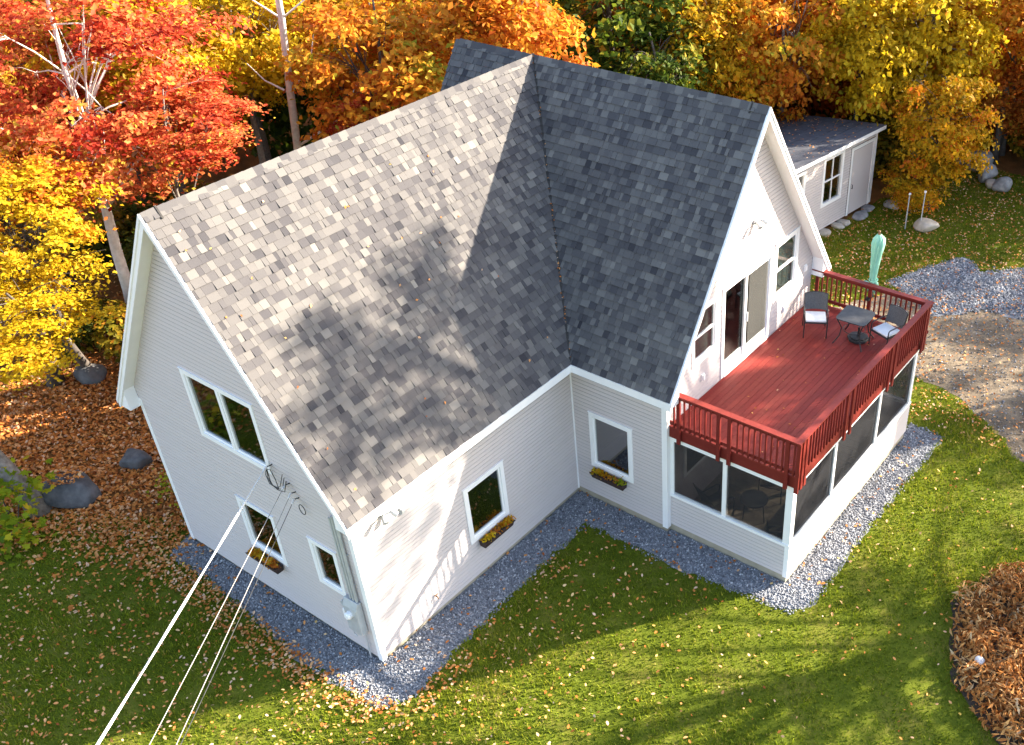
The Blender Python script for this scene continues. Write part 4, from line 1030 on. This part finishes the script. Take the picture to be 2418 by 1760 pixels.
co, fv, ti = flat_leaves(lp[300:], .055, .05, .105, lt[300:])
np_obj('leaf_scatter', np_mesh('leaf_scatter', co, fv, ti, 3), M['litter'], lawn, kind='stuff')
# leaves on gravel edge, driveway, roof valley, shed roof
ep = scatter_poly([(-3.6,-.2),(-3.4,-1.3),(2.2,-1.5),(4.0,-1.4),(5.0,-.4),(4.9,1.2),(4.4,1.2),(4.4,-.5),(4.0,-.7),(2.2,-.75),(-3.2,-.55)], 900)
dp = scatter_poly(DIRT_POLY, 4200); dp = dp[dp[:,0] < 14]
pp2 = scatter_poly(GRAVEL_POLY, 260); ptc = scatter_poly(PATCH_POLY, 260)
q = np.concatenate([ep, dp, pp2, ptc]); co, fv, ti = flat_leaves(q, .05, .05, .11, np.clip(RNG.beta(2, 2, len(q)), 0, 1))
o = np_obj('leaf_drift', np_mesh('leaf_drift', co, fv, ti, 3), M['litter']); tag(o, 'fallen leaves drifted over gravel and driveway', 'fallen leaves', kind='stuff')
n = 420; a = RNG.uniform(-3.3, 3.0, n); d = .2 - RNG.beta(1.3, 1, n)*5; c = np.array([tuple(W3(a[i], d[i], 3.235 + .14*(d[i]-.28))) for i in range(n)])
co, fv, ti = leaves(c, np.array([0,0,1.]) + RNG.normal(size=(n,3))*.3, RNG.uniform(.05, .1, n), np.clip(RNG.beta(2.5,2,n),0,1))
o = np_obj('roof_leaves', np_mesh('roof_leaves', co, fv, ti, 3), M['litter']); tag(o, 'orange leaves fallen on the grey shed roof', 'fallen leaves', kind='stuff')
n = 90; xv = EX*RNG.beta(1.2,1,n); c = np.stack([xv + RNG.normal(size=n)*.02, YC - xv + RNG.normal(size=n)*.02, H - SL*xv + .05], 1)
co, fv, ti = leaves(c, np.array([.4,-.4,.8]) + RNG.normal(size=(n,3))*.4, RNG.uniform(.03, .07, n), np.clip(RNG.beta(2,2,n),0,1))
o = np_obj('valley_leaves', np_mesh('valley_leaves', co, fv, ti, 3), M['litter']); tag(o, 'brown leaves caught along the dark roof valley', 'fallen leaves', kind='stuff')
n = 55; dpx = np.stack([RNG.uniform(6.1, 9.0, n), RNG.uniform(6.8, 13.0, n)], 1); co, fv, ti = flat_leaves(dpx, DZ+.006, .03, .07, RNG.random(n), .2)
o = np_obj('deck_leaves', np_mesh('deck_leaves', co, fv, ti, 3), M['litter']); tag(o, 'a few small dry leaves blown onto the red deck', 'fallen leaves', kind='stuff')
n = 34; sx_, sy_ = RNG.uniform(.2, 3.5, n), RNG.uniform(0, 6, n); c = np.stack([sx_, sy_, H - SL*sx_ + .06], 1)
co, fv, ti = leaves(c, np.array([.82,0,.57]) + RNG.normal(size=(n,3))*.3, RNG.uniform(.05, .09, n), RNG.random(n))
o = np_obj('stray_roof_leaves', np_mesh('stray_roof_leaves', co, fv, ti, 3), M['litter']); tag(o, 'stray leaves lying on the sunlit roof slope', 'fallen leaves', kind='stuff')
# forest litter
FL = [(-3.4,-1.2),(-6,-1.8),(-9.2,-8),(-14,-8),(-30,-2),(-34,8),(-12,14),(-3.6,12),(-3.5,.5)]
FL[1] = (-6.8,-1.2)
fp = np.concatenate([scatter_poly(FL, 34000), scatter_poly([(-3.4,-1.2),(-6,-1.8),(-9.2,-6),(-12,-6),(-13.5,2.5),(-3.5,4)], 17000)]); kk = RNG.random(len(fp)) < np.where(fp[:,0] > -14, 1.0, .5); fp = fp[kk]; fp = fp + RNG.normal(size=fp.shape)*np.where(RNG.random(len(fp))[:,None] < .6, .25, .9); fp = fp[~inpoly(fp, HOUSE_FOOT)]
co, fv, ti = flat_leaves(fp, .045, .07, .15, np.clip(RNG.beta(1.8,2.4,len(fp)),0,1), .5)
o = np_obj('leaf_litter', np_mesh('leaf_litter', co, fv, ti, 3), M['litter'], ground); tag(o, kind='stuff')

# ================================================================== TREES
def crown_variant(seed, nclump, nleaf, shape=LEAF_KITE, leaf=.05, spread=.17, flat=.5):
    rng = np.random.default_rng(seed)
    v = unit(rng.normal(size=(nclump, 3))); r = rng.uniform(.25, 1, nclump) ** .5
    v = v * r[:, None]; v[:, 2] = v[:, 2] * .95
    # irregular outline: lobes
    lob = unit(rng.normal(size=(7, 3)))
    g = 1 + .22 * np.max(v @ lob.T, axis=1, keepdims=True) - .12; v = v * g
    cl_t = rng.normal(0, .17, nclump); cs = rng.uniform(.7, 1.35, nclump)
    c = np.repeat(v, nleaf, 0); n = len(c)
    off = rng.normal(size=(n, 3)) * spread * np.repeat(cs, nleaf)[:, None] * np.array([1, 1, flat])
    # droop outwards
    out = c / np.maximum(np.linalg.norm(c, axis=1, keepdims=True), .1)
    rad = np.linalg.norm(off[:, :2], axis=1); off[:, 2] -= rad * .45
    p = c + off
    nn = np.array([0, 0, .9]) + out * .55 + rng.normal(size=(n, 3)) * .65
    t = np.clip(.5 + .26*np.repeat(vnoise(v[:, :2]*3 + v[:, 2:]*2, 1.0, seed) - .5, nleaf) + np.repeat(cl_t, nleaf) + rng.normal(0, .19, n), 0, 1)
    co, fv, ti = leaves(p, nn, leaf * rng.uniform(.7, 1.35, n), t, shape, rng)
    me = np_mesh('crown', co, fv, ti, 3); me.materials.append(M['leaf_gold'])
    return me, v
CV = [crown_variant(40+i, 100, 88, leaf=.086, spread=.112, flat=.36) for i in range(4)]
CV_BIG = [crown_variant(50+i, 125, 170, leaf=.041, spread=.085, flat=.36) for i in range(2)]
CV_OPEN = [crown_variant(70+i, 72, 120, leaf=.064, spread=.105, flat=.34) for i in range(2)]
CV_SPARSE = [crown_variant(60+i, 30, 80, leaf=.075, spread=.13) for i in range(2)]
CV_MAPLE = [crown_variant(80, 90, 42, LEAF_MAPLE, leaf=.085, spread=.19)]
def tree(name, label, cat, x, y, h, cr, ch, pal, var=0, off=(0, 0), rz=None, tr=.16, bark='bark_dark', group='trees of the autumn forest', nl=16, cv=None, twigs=True):
    t = thing(name, label, cat, (x, y, 0), 0, group)
    me, cl = (cv or CV)[var % len(cv or CV)]
    rz = random.uniform(0, 6.28) if rz is None else rz
    cz = h - ch; cc = Vector((off[0], off[1], cz))
    o = bpy.data.objects.new('crown', me); COL.objects.link(o); o.parent = t
    o.location = cc; o.scale = (cr, cr, ch); o.rotation_euler = (0, 0, rz)
    o.material_slots[0].link = 'OBJECT'; o.material_slots[0].material = M['leaf_' + pal]
    m_ = MB(); rg_ = random.Random(int(x*31 + y*17 + h*7)); top = cc + Vector((0, 0, ch*.75))
    pts, rad = [], []
    for i in range(9):
        k = i/8; p = Vector((0,0,0)).lerp(top, k); p += Vector((off[0]*(k*k-k)*.3 + rg_.uniform(-.08,.08)*k*2, off[1]*(k*k-k)*.3 + rg_.uniform(-.08,.08)*k*2, 0)); pts.append(p); rad.append(tr*(1-.82*k) * (1.35 if i == 0 else 1))
    m_.tube(pts, rad, 9)
    R_ = Matrix.Rotation(rz, 3, 'Z')
    for i in range(nl):
        c = cl[rg_.randrange(len(cl))]; e = cc + R_ @ Vector((c[0]*cr, c[1]*cr, c[2]*ch)) if True else None
        k = rg_.uniform(.45, .9); s_ = pts[int(k*8)]
        if e.z < s_.z - .6*ch: continue
        mid = s_.lerp(e, .5) + Vector((rg_.uniform(-.45,.45), rg_.uniform(-.45,.45), .3 + rg_.uniform(-.2,.4))); r0 = tr*(1-.8*k)*.40
        m_.tube([s_, s_.lerp(mid,.55)+Vector((0,0,.08)), mid, mid.lerp(e,.6), e], [r0, r0*.8, r0*.6, r0*.4, r0*.15], 6)
        if twigs:
            for j in range(4):
                e2 = mid + (e-mid)*rg_.uniform(.3,.8) + Vector((rg_.uniform(-.7,.7), rg_.uniform(-.7,.7), rg_.uniform(-.3,.5)))
                m_.tube([mid, mid.lerp(e2,.5)+Vector((0,0,.08)), e2], [r0*.4, r0*.3, r0*.1], 5)
    m_.build('trunk', M[bark], t, smooth=True)
    return t
T = tree
T('maple_tree', 'broad red maple with pale limbs at the top left behind the house', 'tree', -13.2, 4.9, 11.6, 4.0, 3.6, 'red', 0, (.6,.6), tr=.2, bark='bark_pale', nl=22, cv=CV_BIG)
T('maple_tree', 'lower coral red maple branch crown overhanging towards the left ridge end', 'tree', -11.0, 6.0, 8.2, 2.0, 1.2, 'red', 1, (1.0,.2), tr=.1, bark='bark', nl=10, cv=CV_OPEN)
T('maple_tree', 'yellow maple left of the left gable with twin trunk in leaf litter', 'tree', -12.4, 1.7, 7.6, 2.0, 1.8, 'yellow', 0, (2.7,-.1), tr=.2, cv=CV_OPEN)
T('maple_tree', 'bright yellow low maple at the left edge of the photo', 'tree', -12.1, 2.6, 5.4, 1.8, 1.2, 'yellow', 1, (3.7,-2.4), tr=.15, cv=CV_OPEN)
T('maple_tree', 'orange topped maple at the left edge below the red maple', 'tree', -13.6, 2.9, 8.2, 1.9, 1.5, 'orange', 1, (2.4,-.6), tr=.15, cv=CV_OPEN)
T('maple_tree', 'yellow maple beside the slim pale birch at the top edge', 'tree', -14.9, 11.7, 9.8, 2.4, 2.4, 'yellow', 1, tr=.15, bark='bark')
T('maple_tree', 'golden maple between the red maple and the pale birch', 'tree', -15.0, 8.6, 10.0, 2.6, 2.8, 'yellow', 0, tr=.16)
T('maple_tree', 'vivid orange maple behind the middle of the left ridge', 'tree', -9.4, 13.2, 9.4, 2.6, 2.6, 'orange', 2, tr=.16)
T('maple_tree', 'tall orange red maple behind the far end of the dark ridge', 'tree', -7.0, 16.2, 10.6, 2.7, 2.9, 'orange', 3, tr=.17)
T('maple_tree', 'small red orange sapling just behind the left ridge', 'tree', -8.9, 11.6, 6.4, 1.1, 1.2, 'red', 1, tr=.07)
T('oak_tree', 'dark green oak behind the meeting point of the roof ridges', 'tree', -7.2, 22.2, 9.0, 3.2, 3.6, 'green', 0, tr=.2)
T('oak_tree', 'second dark green oak right of the ridge meeting point', 'tree', -4.6, 21.0, 7.2, 2.2, 2.6, 'green', 2, tr=.18)
T('maple_tree', 'golden maple behind the right half of the dark ridge', 'tree', -4.1, 23.8, 8.2, 2.2, 2.9, 'gold', 3, tr=.13)
T('maple_tree', 'deep orange maple right above the front roof peak', 'tree', -2.0, 26.0, 8.6, 2.3, 2.9, 'orange', 1, tr=.14, bark='bark')
T('maple_tree', 'yellow gold maple directly behind the shed roof', 'tree', 0.6, 27.2, 8.4, 2.2, 2.8, 'yellow', 3, tr=.13)
T('maple_tree', 'yellow maple rising right behind the shed end', 'tree', 2.3, 29.2, 8.6, 2.3, 3.0, 'yellow', 2, tr=.15, bark='bark')
T('maple_tree', 'sunlit pale orange maple at the top right corner', 'tree', 4.6, 32.2, 8.8, 2.5, 2.8, 'orange', 3, tr=.16)
T('maple_tree', 'rusty brown maple overhanging the stone row', 'tree', 4.6, 33.2, 4.6, 1.9, 1.7, 'brown', 1, tr=.12)
T('maple_tree', 'small bushy golden maple beside the shed door end', 'tree', 4.1, 26.6, 5.6, 1.7, 2.2, 'gold', 2, tr=.09)
T('maple_tree', 'leafy low gold maple branching down to the grass by the shed', 'tree', 3.7, 25.9, 2.3, 1.1, 1.0, 'gold', 0, tr=.05)
T('maple_tree', 'amber maple at the right edge above the boulders', 'tree', 7.0, 33.0, 6.0, 2.1, 2.1, 'brown', 0, tr=.12)
T('maple_tree', 'low rust maple at the right edge hanging behind the last boulders', 'tree', 6.5, 32.9, 3.6, 1.8, 1.5, 'brown', 3, tr=.08)
T('maple_tree', 'orange sapling at the right edge below the amber maple', 'tree', 8.0, 31.9, 3.2, 1.5, 1.3, 'orange', 0, tr=.06)
# slim pale birch: one bare leaning trunk with a few forked limbs
t = thing('birch_tree', 'slim bare pale birch trunk rising behind the left ridge', 'tree', (-13.6,12.2,0), 0, 'trees of the autumn forest')
m_ = MB(); bp_ = [(0,0,-.05),(.15,-.1,1.0),(.5,-.35,2.6),(1.35,-.75,4.0),(2.0,-1.0,6.0),(2.9,-1.35,8.5),(3.6,-1.75,10.2),(4.1,-2.0,12)]
m_.tube(bp_, [.15,.14,.13,.125,.12,.10,.085,.06], 10)
for a_, b2, c_, r_ in ((3,(1.9,.5,1.2),(2.6,.9,2.4),.05),(4,(.9,.3,1.0),(1.5,.2,2.0),.045),(4,(-.9,-.2,.3),(-1.6,-.5,1.1),.04),(5,(.8,.4,.6),(1.3,.9,1.5),.035),(5,(-.8,-.3,.5),(-1.4,-.3,1.4),.035)):
    p0 = Vector(bp_[a_]); m_.tube([p0, p0+Vector(b2)*.5, p0+Vector(b2), p0+Vector(c_)], [r_, r_*.8, r_*.6, r_*.2], 6)
m_.build('trunk', M['bark_pale'], t, smooth=True)
# second row
k2row = [(-17.5,5.0,10.5,3.2,3.2,'red',1,'crimson maple top cut by the upper left corner'), (-18.5,9.0,10.5,3.0,3.4,'orange',2,'orange maple behind the red maple near the top edge'),
 (-18.0,14.0,10.5,3.0,3.4,'yellow',3,'yellow tree deep behind the pale birch'), (-13.5,16.5,9.6,2.8,3.2,'gold',0,'olive gold tree deep behind the orange maple'),
 (-11.0,20.0,9.6,2.8,3.2,'yellow',1,'yellow crown peeking over the vivid orange maple'), (-11.5,25.5,9.5,3.2,3.4,'green',2,'dark green crown far behind the ridge end'),
 (-7.5,27.0,8.6,2.8,3.2,'green',3,'green crown far behind the dark oaks'), (-5.0,29.0,8.6,2.6,3.2,'brown',0,'rust crown far behind the golden maple'),
 (-2.0,31.5,9.0,2.8,3.2,'orange',1,'orange crown behind the deep orange maple'), (1.0,33.6,9.4,2.8,3.2,'gold',2,'gold crown behind the yellow maple'),
 (3.0,36.5,10.0,3.0,3.4,'yellow',3,'yellow crown behind the sunlit orange maple'), (-17.5,.5,8.5,2.6,2.8,'gold',0,'dull gold crown behind the left yellow maples')]
for x, y, h, cr, ch, pal, va, lab in k2row: T('forest_tree', lab, 'tree', x, y, h, cr, ch, pal, va, tr=.15, nl=10, twigs=False, cv=CV_BIG if cr > 2.9 else None)
# dense far wood as one mass
def mass(name, label, pts, mat, n_leaf, leaf, rng):
    C_, N_, S_, T_ = [], [], [], []
    for x, y, z, r, rz_, t in pts:
        n = n_leaf; v = unit(rng.normal(size=(n,3))) * (rng.uniform(.3,1,n)**.4)[:,None]
        C_.append(np.array([x,y,z]) + v*np.array([r,r,rz_])); N_.append(v + np.array([0,0,.7]) + rng.normal(size=(n,3))*.5); S_.append(leaf*rng.uniform(.7,1.4,n)); T_.append(np.clip(rng.normal(t,.16,n),0,1))
    co, fv, ti = leaves(np.concatenate(C_), np.concatenate(N_), np.concatenate(S_), np.concatenate(T_), rng=rng)
    o = np_obj(name, np_mesh(name, co, fv, ti, 3), mat); tag(o, label, 'forest', kind='stuff'); return o
rw = np.random.default_rng(5)
def band(n, d0, d1):
    out = []
    for _ in range(n):
        k = rw.random(); a = np.array([-21.0, -3.0]) * (1-k) + np.array([14.0, 42.0]) * k
        if k < .5: a = a + np.array([-3., 6.])*(.5-abs(k-.25)*2)
        d = rw.uniform(d0, d1); a = a + np.array([-.76, .65])*d
        out.append((a[0], a[1], rw.uniform(3, 6), rw.uniform(2, 3.2), rw.uniform(2.4, 3.6), rw.random()))
    return out
mass('far_wood', 'mixed autumn wood filling the background behind the nearest trees', band(60, 6, 28), M['leaf_gold'], 1500, .34, rw)
mass('far_orange_wood', 'orange patches of the background wood', band(22, 5, 24), M['leaf_orange'], 1500, .34, rw)
mass('far_green_wood', 'green patches of the background wood', band(22, 5, 24), M['leaf_green'], 1500, .34, rw)
# undergrowth
ug = []
for _ in range(230):
    k = rw.random(); a = np.array([-13.0, 2.0])*(1-k) + np.array([7.0, 34.0])*k
    d = rw.uniform(-4.0, 9); a = a + np.array([-.82,.57])*d
    p = np.array([a]);
    if inpoly(p, [(-12.8,-3),(-12.8,3.4),(-3,3.4),(-3,-3)])[0] or inpoly(p, [(-6,-1),(9,-1),(30,-1),(30,36),(6,32.5),(3,30),(-3.5,27),(-3.2,19),(-4,14)])[0] or inpoly(p, SHED_FOOT)[0]: continue
    if a[0] > -4.2 and a[1] < 14: continue
    ug.append((a[0], a[1], rw.uniform(.3, 1.5), rw.uniform(.6, 1.2), rw.uniform(.5, 1.2), rw.uniform(.2,.75)))
for q in [(8.2,31.6),(9.0,32.6),(7.2,32.4),(10.2,33.0),(8.8,34.0),(6.6,34.2),(11.0,34.6),(10.0,31.2),(2.6,28.6),(1.0,28.4),(-.8,27.2)] + [(rw.uniform(3, 9.5), rw.uniform(33.2, 39)) for _ in range(22)]: ug.append((q[0], q[1], .9, 1.1, 1.0, rw.uniform(.3,.8)))
mass('undergrowth', 'dark green shrubs and saplings growing beneath the forest trees', ug, M['leaf_under'], 620, .2, rw)

# small plants near the left gable
def leafy(name, label, cat, x, y, blobs, pal, n, size, shape=LEAF_KITE, stem=True, h=.6):
    t = thing(name, label, cat, (x, y, 0)); rng = np.random.default_rng(int(abs(x*100+y*10)))
    C_ = np.concatenate([np.array(b_[:3]) + rng.normal(size=(n,3))*np.array([b_[3],b_[3],b_[3]*.6]) for b_ in blobs]); C_[:,2] = np.abs(C_[:,2]) + .03
    co, fv, ti = leaves(C_, np.array([0,0,1.]) + rng.normal(size=(len(C_),3))*.5, size*rng.uniform(.7,1.3,len(C_)), rng.random(len(C_)), shape, rng)
    np_obj('foliage', np_mesh('foliage', co, fv, ti, 3), M['leaf_'+pal], t)
    m_ = MB()
    for b_ in blobs: m_.tube([(0,0,0), (b_[0]*.5, b_[1]*.5, b_[2]*.7), b_[:3]], [.02,.014,.006], 5)
    m_.build('stem', M['bark_dark'], t); return t
leafy('maple_sapling', 'lime yellow maple sapling in front of the leaning grey trunk at left', 'sapling', -7.0, -2.3, [(0,0,.8,.42),(.6,-.1,.5,.3),(-.6,-.3,.7,.4),(-.2,.6,.9,.3),(.3,-.7,.4,.3),(-.9,.3,1.2,.3)], 'lime', 60, .21, LEAF_MAPLE)
leafy('shrub', 'green shrub beneath the white rake return of the left gable', 'shrub', -4.6, 1.3, [(0,0,.9,.32),(-.5,.3,.6,.3),(.2,-.5,.5,.28),(-.6,-.5,.35,.3),(.1,.5,1.3,.28),(0,.9,1.8,.25)], 'lime', 110, .1)
t = thing('leaning_trunk', 'leaning grey tree trunk cut by the left edge near the boulder', 'tree', (-7.35,-1.55,0), 0, 'trees of the autumn forest')
m_ = MB(); m_.tube([(.05,.0,-.05), (-.15,-.05,.5), (-.65,-.25,1.7), (-1.3,-.5,3.0), (-2.3,-.9,5.0), (-3.2,-1.3,7.0)], [.30,.25,.22,.20,.17,.12], 12); m_.build('trunk', M['bark'], t, smooth=True)
me, cl = CV[1]; o = bpy.data.objects.new('crown', me); COL.objects.link(o); o.parent = t; o.location = (-3.6,-2.2,8.5); o.scale = (2.2,2.2,1.8); o.material_slots[0].link = 'OBJECT'; o.material_slots[0].material = M['leaf_lime']
# unseen trees on the sunny side, crowns shaped to throw the dappled shade
rt = np.random.default_rng(21)
def spray_tree(label, x, y, trunk, pts, t0, t1, n, rad, pal, leaf=(.12, .26)):
    """unseen tree: leaf sprays set along sun rays to shade pts, on long limbs"""
    t = thing('oak_tree', label, 'tree', (x, y, 0), 0, 'trees beyond the driveway'); C_ = []
    m_ = MB(); m_.tube(trunk, [.34*(1-.85*k/(len(trunk)-1)) for k in range(len(trunk))], 10); top = trunk[-1][2]
    for p in pts:
        q = np.array(p) + np.array([1.2, 1.7, 1.0]) * rt.uniform(t0, t1) - np.array([x, y, 0])
        C_.append(q + rt.normal(size=(n, 3)) * np.array(rad) * rt.uniform(.7, 1.3))
        z0 = min(max(3, q[2] - 3.2), top - .3)
        m_.tube([(0, 0, z0), tuple(q*np.array([.5,.5,0]) + np.array([0,0,.5*z0+.5*q[2]+.3])), tuple(q)], [.07, .045, .012], 6)
    C_ = np.concatenate(C_)
    co, fv, ti = leaves(C_, np.array([0,0,1.]) + rt.normal(size=(len(C_),3))*.7, rt.uniform(leaf[0], leaf[1], len(C_)), rt.random(len(C_)))
    np_obj('crown', np_mesh('crown', co, fv, ti, 3), M['leaf_' + pal], t); m_.build('trunk', M['bark_dark'], t, smooth=True)
ROOFPTS = [(1.55,4.62,7.21),(1.6,3.55,7.13),(1.86,3.84,6.77),(2.07,4.21,6.45),(2.01,3.53,6.55),(1.71,1.28,6.98),(1.94,1.31,6.64),(2.03,1.69,6.52),(2.38,2.21,6.01),(2.3,2.91,6.12),(2.37,3.56,6.02),(2.25,1.25,6.19),(2.5,1.5,5.83),(2.84,1.3,5.35),(3.09,1.9,4.97),(3.07,2.54,5.01),(3.43,2.71,4.49),(2.85,.84,5.33),(2.46,.68,5.89),(2.55,-.05,5.76),(3.2,1.19,4.82),(3.06,.16,5.02),(3.3,.9,3.0),(3.3,1.7,2.5),(3.3,2.3,3.3),(3.3,.5,2.2),(3.3,1.2,1.7),(3.3,.4,1.2)]
spray_tree('tall thin crowned oak unseen beyond the right edge, shaped to shade the lower roof', 17.2, 24.0, [(0,0,-.1),(.1,0,4),(-.1,.1,9),(.1,0,14),(0,-.2,18),(.2,0,20)], ROOFPTS, 9.8, 12.2, 130, (.30,.30,.2), 'gold')
def region(poly, n, z, lit, r):
    p = scatter_poly(poly, n, rt); out = []
    for a in p:
        if all(((a[0]-l[0])*.577+(a[1]-l[1])*.816)**2/2.2**2 + (-(a[0]-l[0])*.816+(a[1]-l[1])*.577)**2 > r*r for l in lit): out.append((a[0], a[1], z))
    return out
LIT = [(5.9, 1.6), (6.1, 2.3), (6.4, 2.8), (8.7, 3.3), (9.4, 3.4), (8.1, 4.4), (8.6, 4.7), (10.4, 6.2), (10.9, 6.2), (11.3, 4.0), (12.2, 4.4), (10.9, 11.1), (11.8, 10.9), (12.3, 11.7), (11.3, 9.8), (13.4, 7.6), (7.4, 1.0), (8.5, 1.7), (10.9, 3.2), (9.4, 12.6), (10.3, 9.5), (4.9, -0.2), (4.2, -1.4)]
spray_tree('spreading oak unseen beyond the right edge, shaped to shade the front lawn', 20.0, 17.5, [(0,0,-.1),(.1,0,3),(-.1,.1,6),(.1,0,9),(.1,0,11)],
           region([(4.5,-3.5),(9,-3),(17,3),(15.5,9),(11,14.5),(9.5,14),(9.8,6),(4.5,3)], 85, 0, LIT + [(13.5,7.0),(14.2,8.5),(14.0,6.0)], .62), 8.6, 11.2, 95, (.40,.40,.26), 'orange')
spray_tree('slender tree unseen beyond the right edge, shaped to shade the red deck', 19.6, 28.0, [(0,0,-.1),(.1,0,5),(-.1,.1,10),(.1,0,14),(.1,0,16)],
           region([(5.9,6.7),(9.2,6.7),(9.2,13.1),(5.9,13.1)], 40, 3.2, [(7.5, 10.5), (7.6, 11.0), (7.9, 9.8), (7.8, 7.5), (7.9, 8.1), (6.9, 8.1), (8.1, 8.5)], .40), 8.6, 11.5, 130, (.34,.34,.22), 'yellow')
spray_tree('dense tree unseen beyond the right edge, shaped to shade the shed and the yard', 16.5, 38.5, [(0,0,-.1),(.1,0,3),(-.1,.1,6),(.1,0,9),(.1,0,11)],
           region([(1,20.5),(4.5,19.5),(10.5,20),(10.5,25),(9,30),(3,31.5),(1,26)], 90, .6, [], .3) + [(1.4+.075*k, 20.8+.5*k, 1.0 + 1.1*(k%3)) for k in range(11)], 8.5, 11, 150, (.5,.5,.3), 'gold')
spray_tree('loose crowned tree unseen beyond the right edge, shaped to shade the dirt driveway', 22.5, 33.0, [(0,0,-.1),(.1,0,3),(-.1,.1,6),(.1,0,9),(.1,0,12)],
           region([(8,14),(16,12),(16,21),(9,22),(6,17)], 48, 0, [], .3) + [(9.13, y_, 1.4) for y_ in (7.2, 8.1, 9.7, 11.6, 12.6)], 8.8, 11, 120, (.38,.38,.22), 'brown')
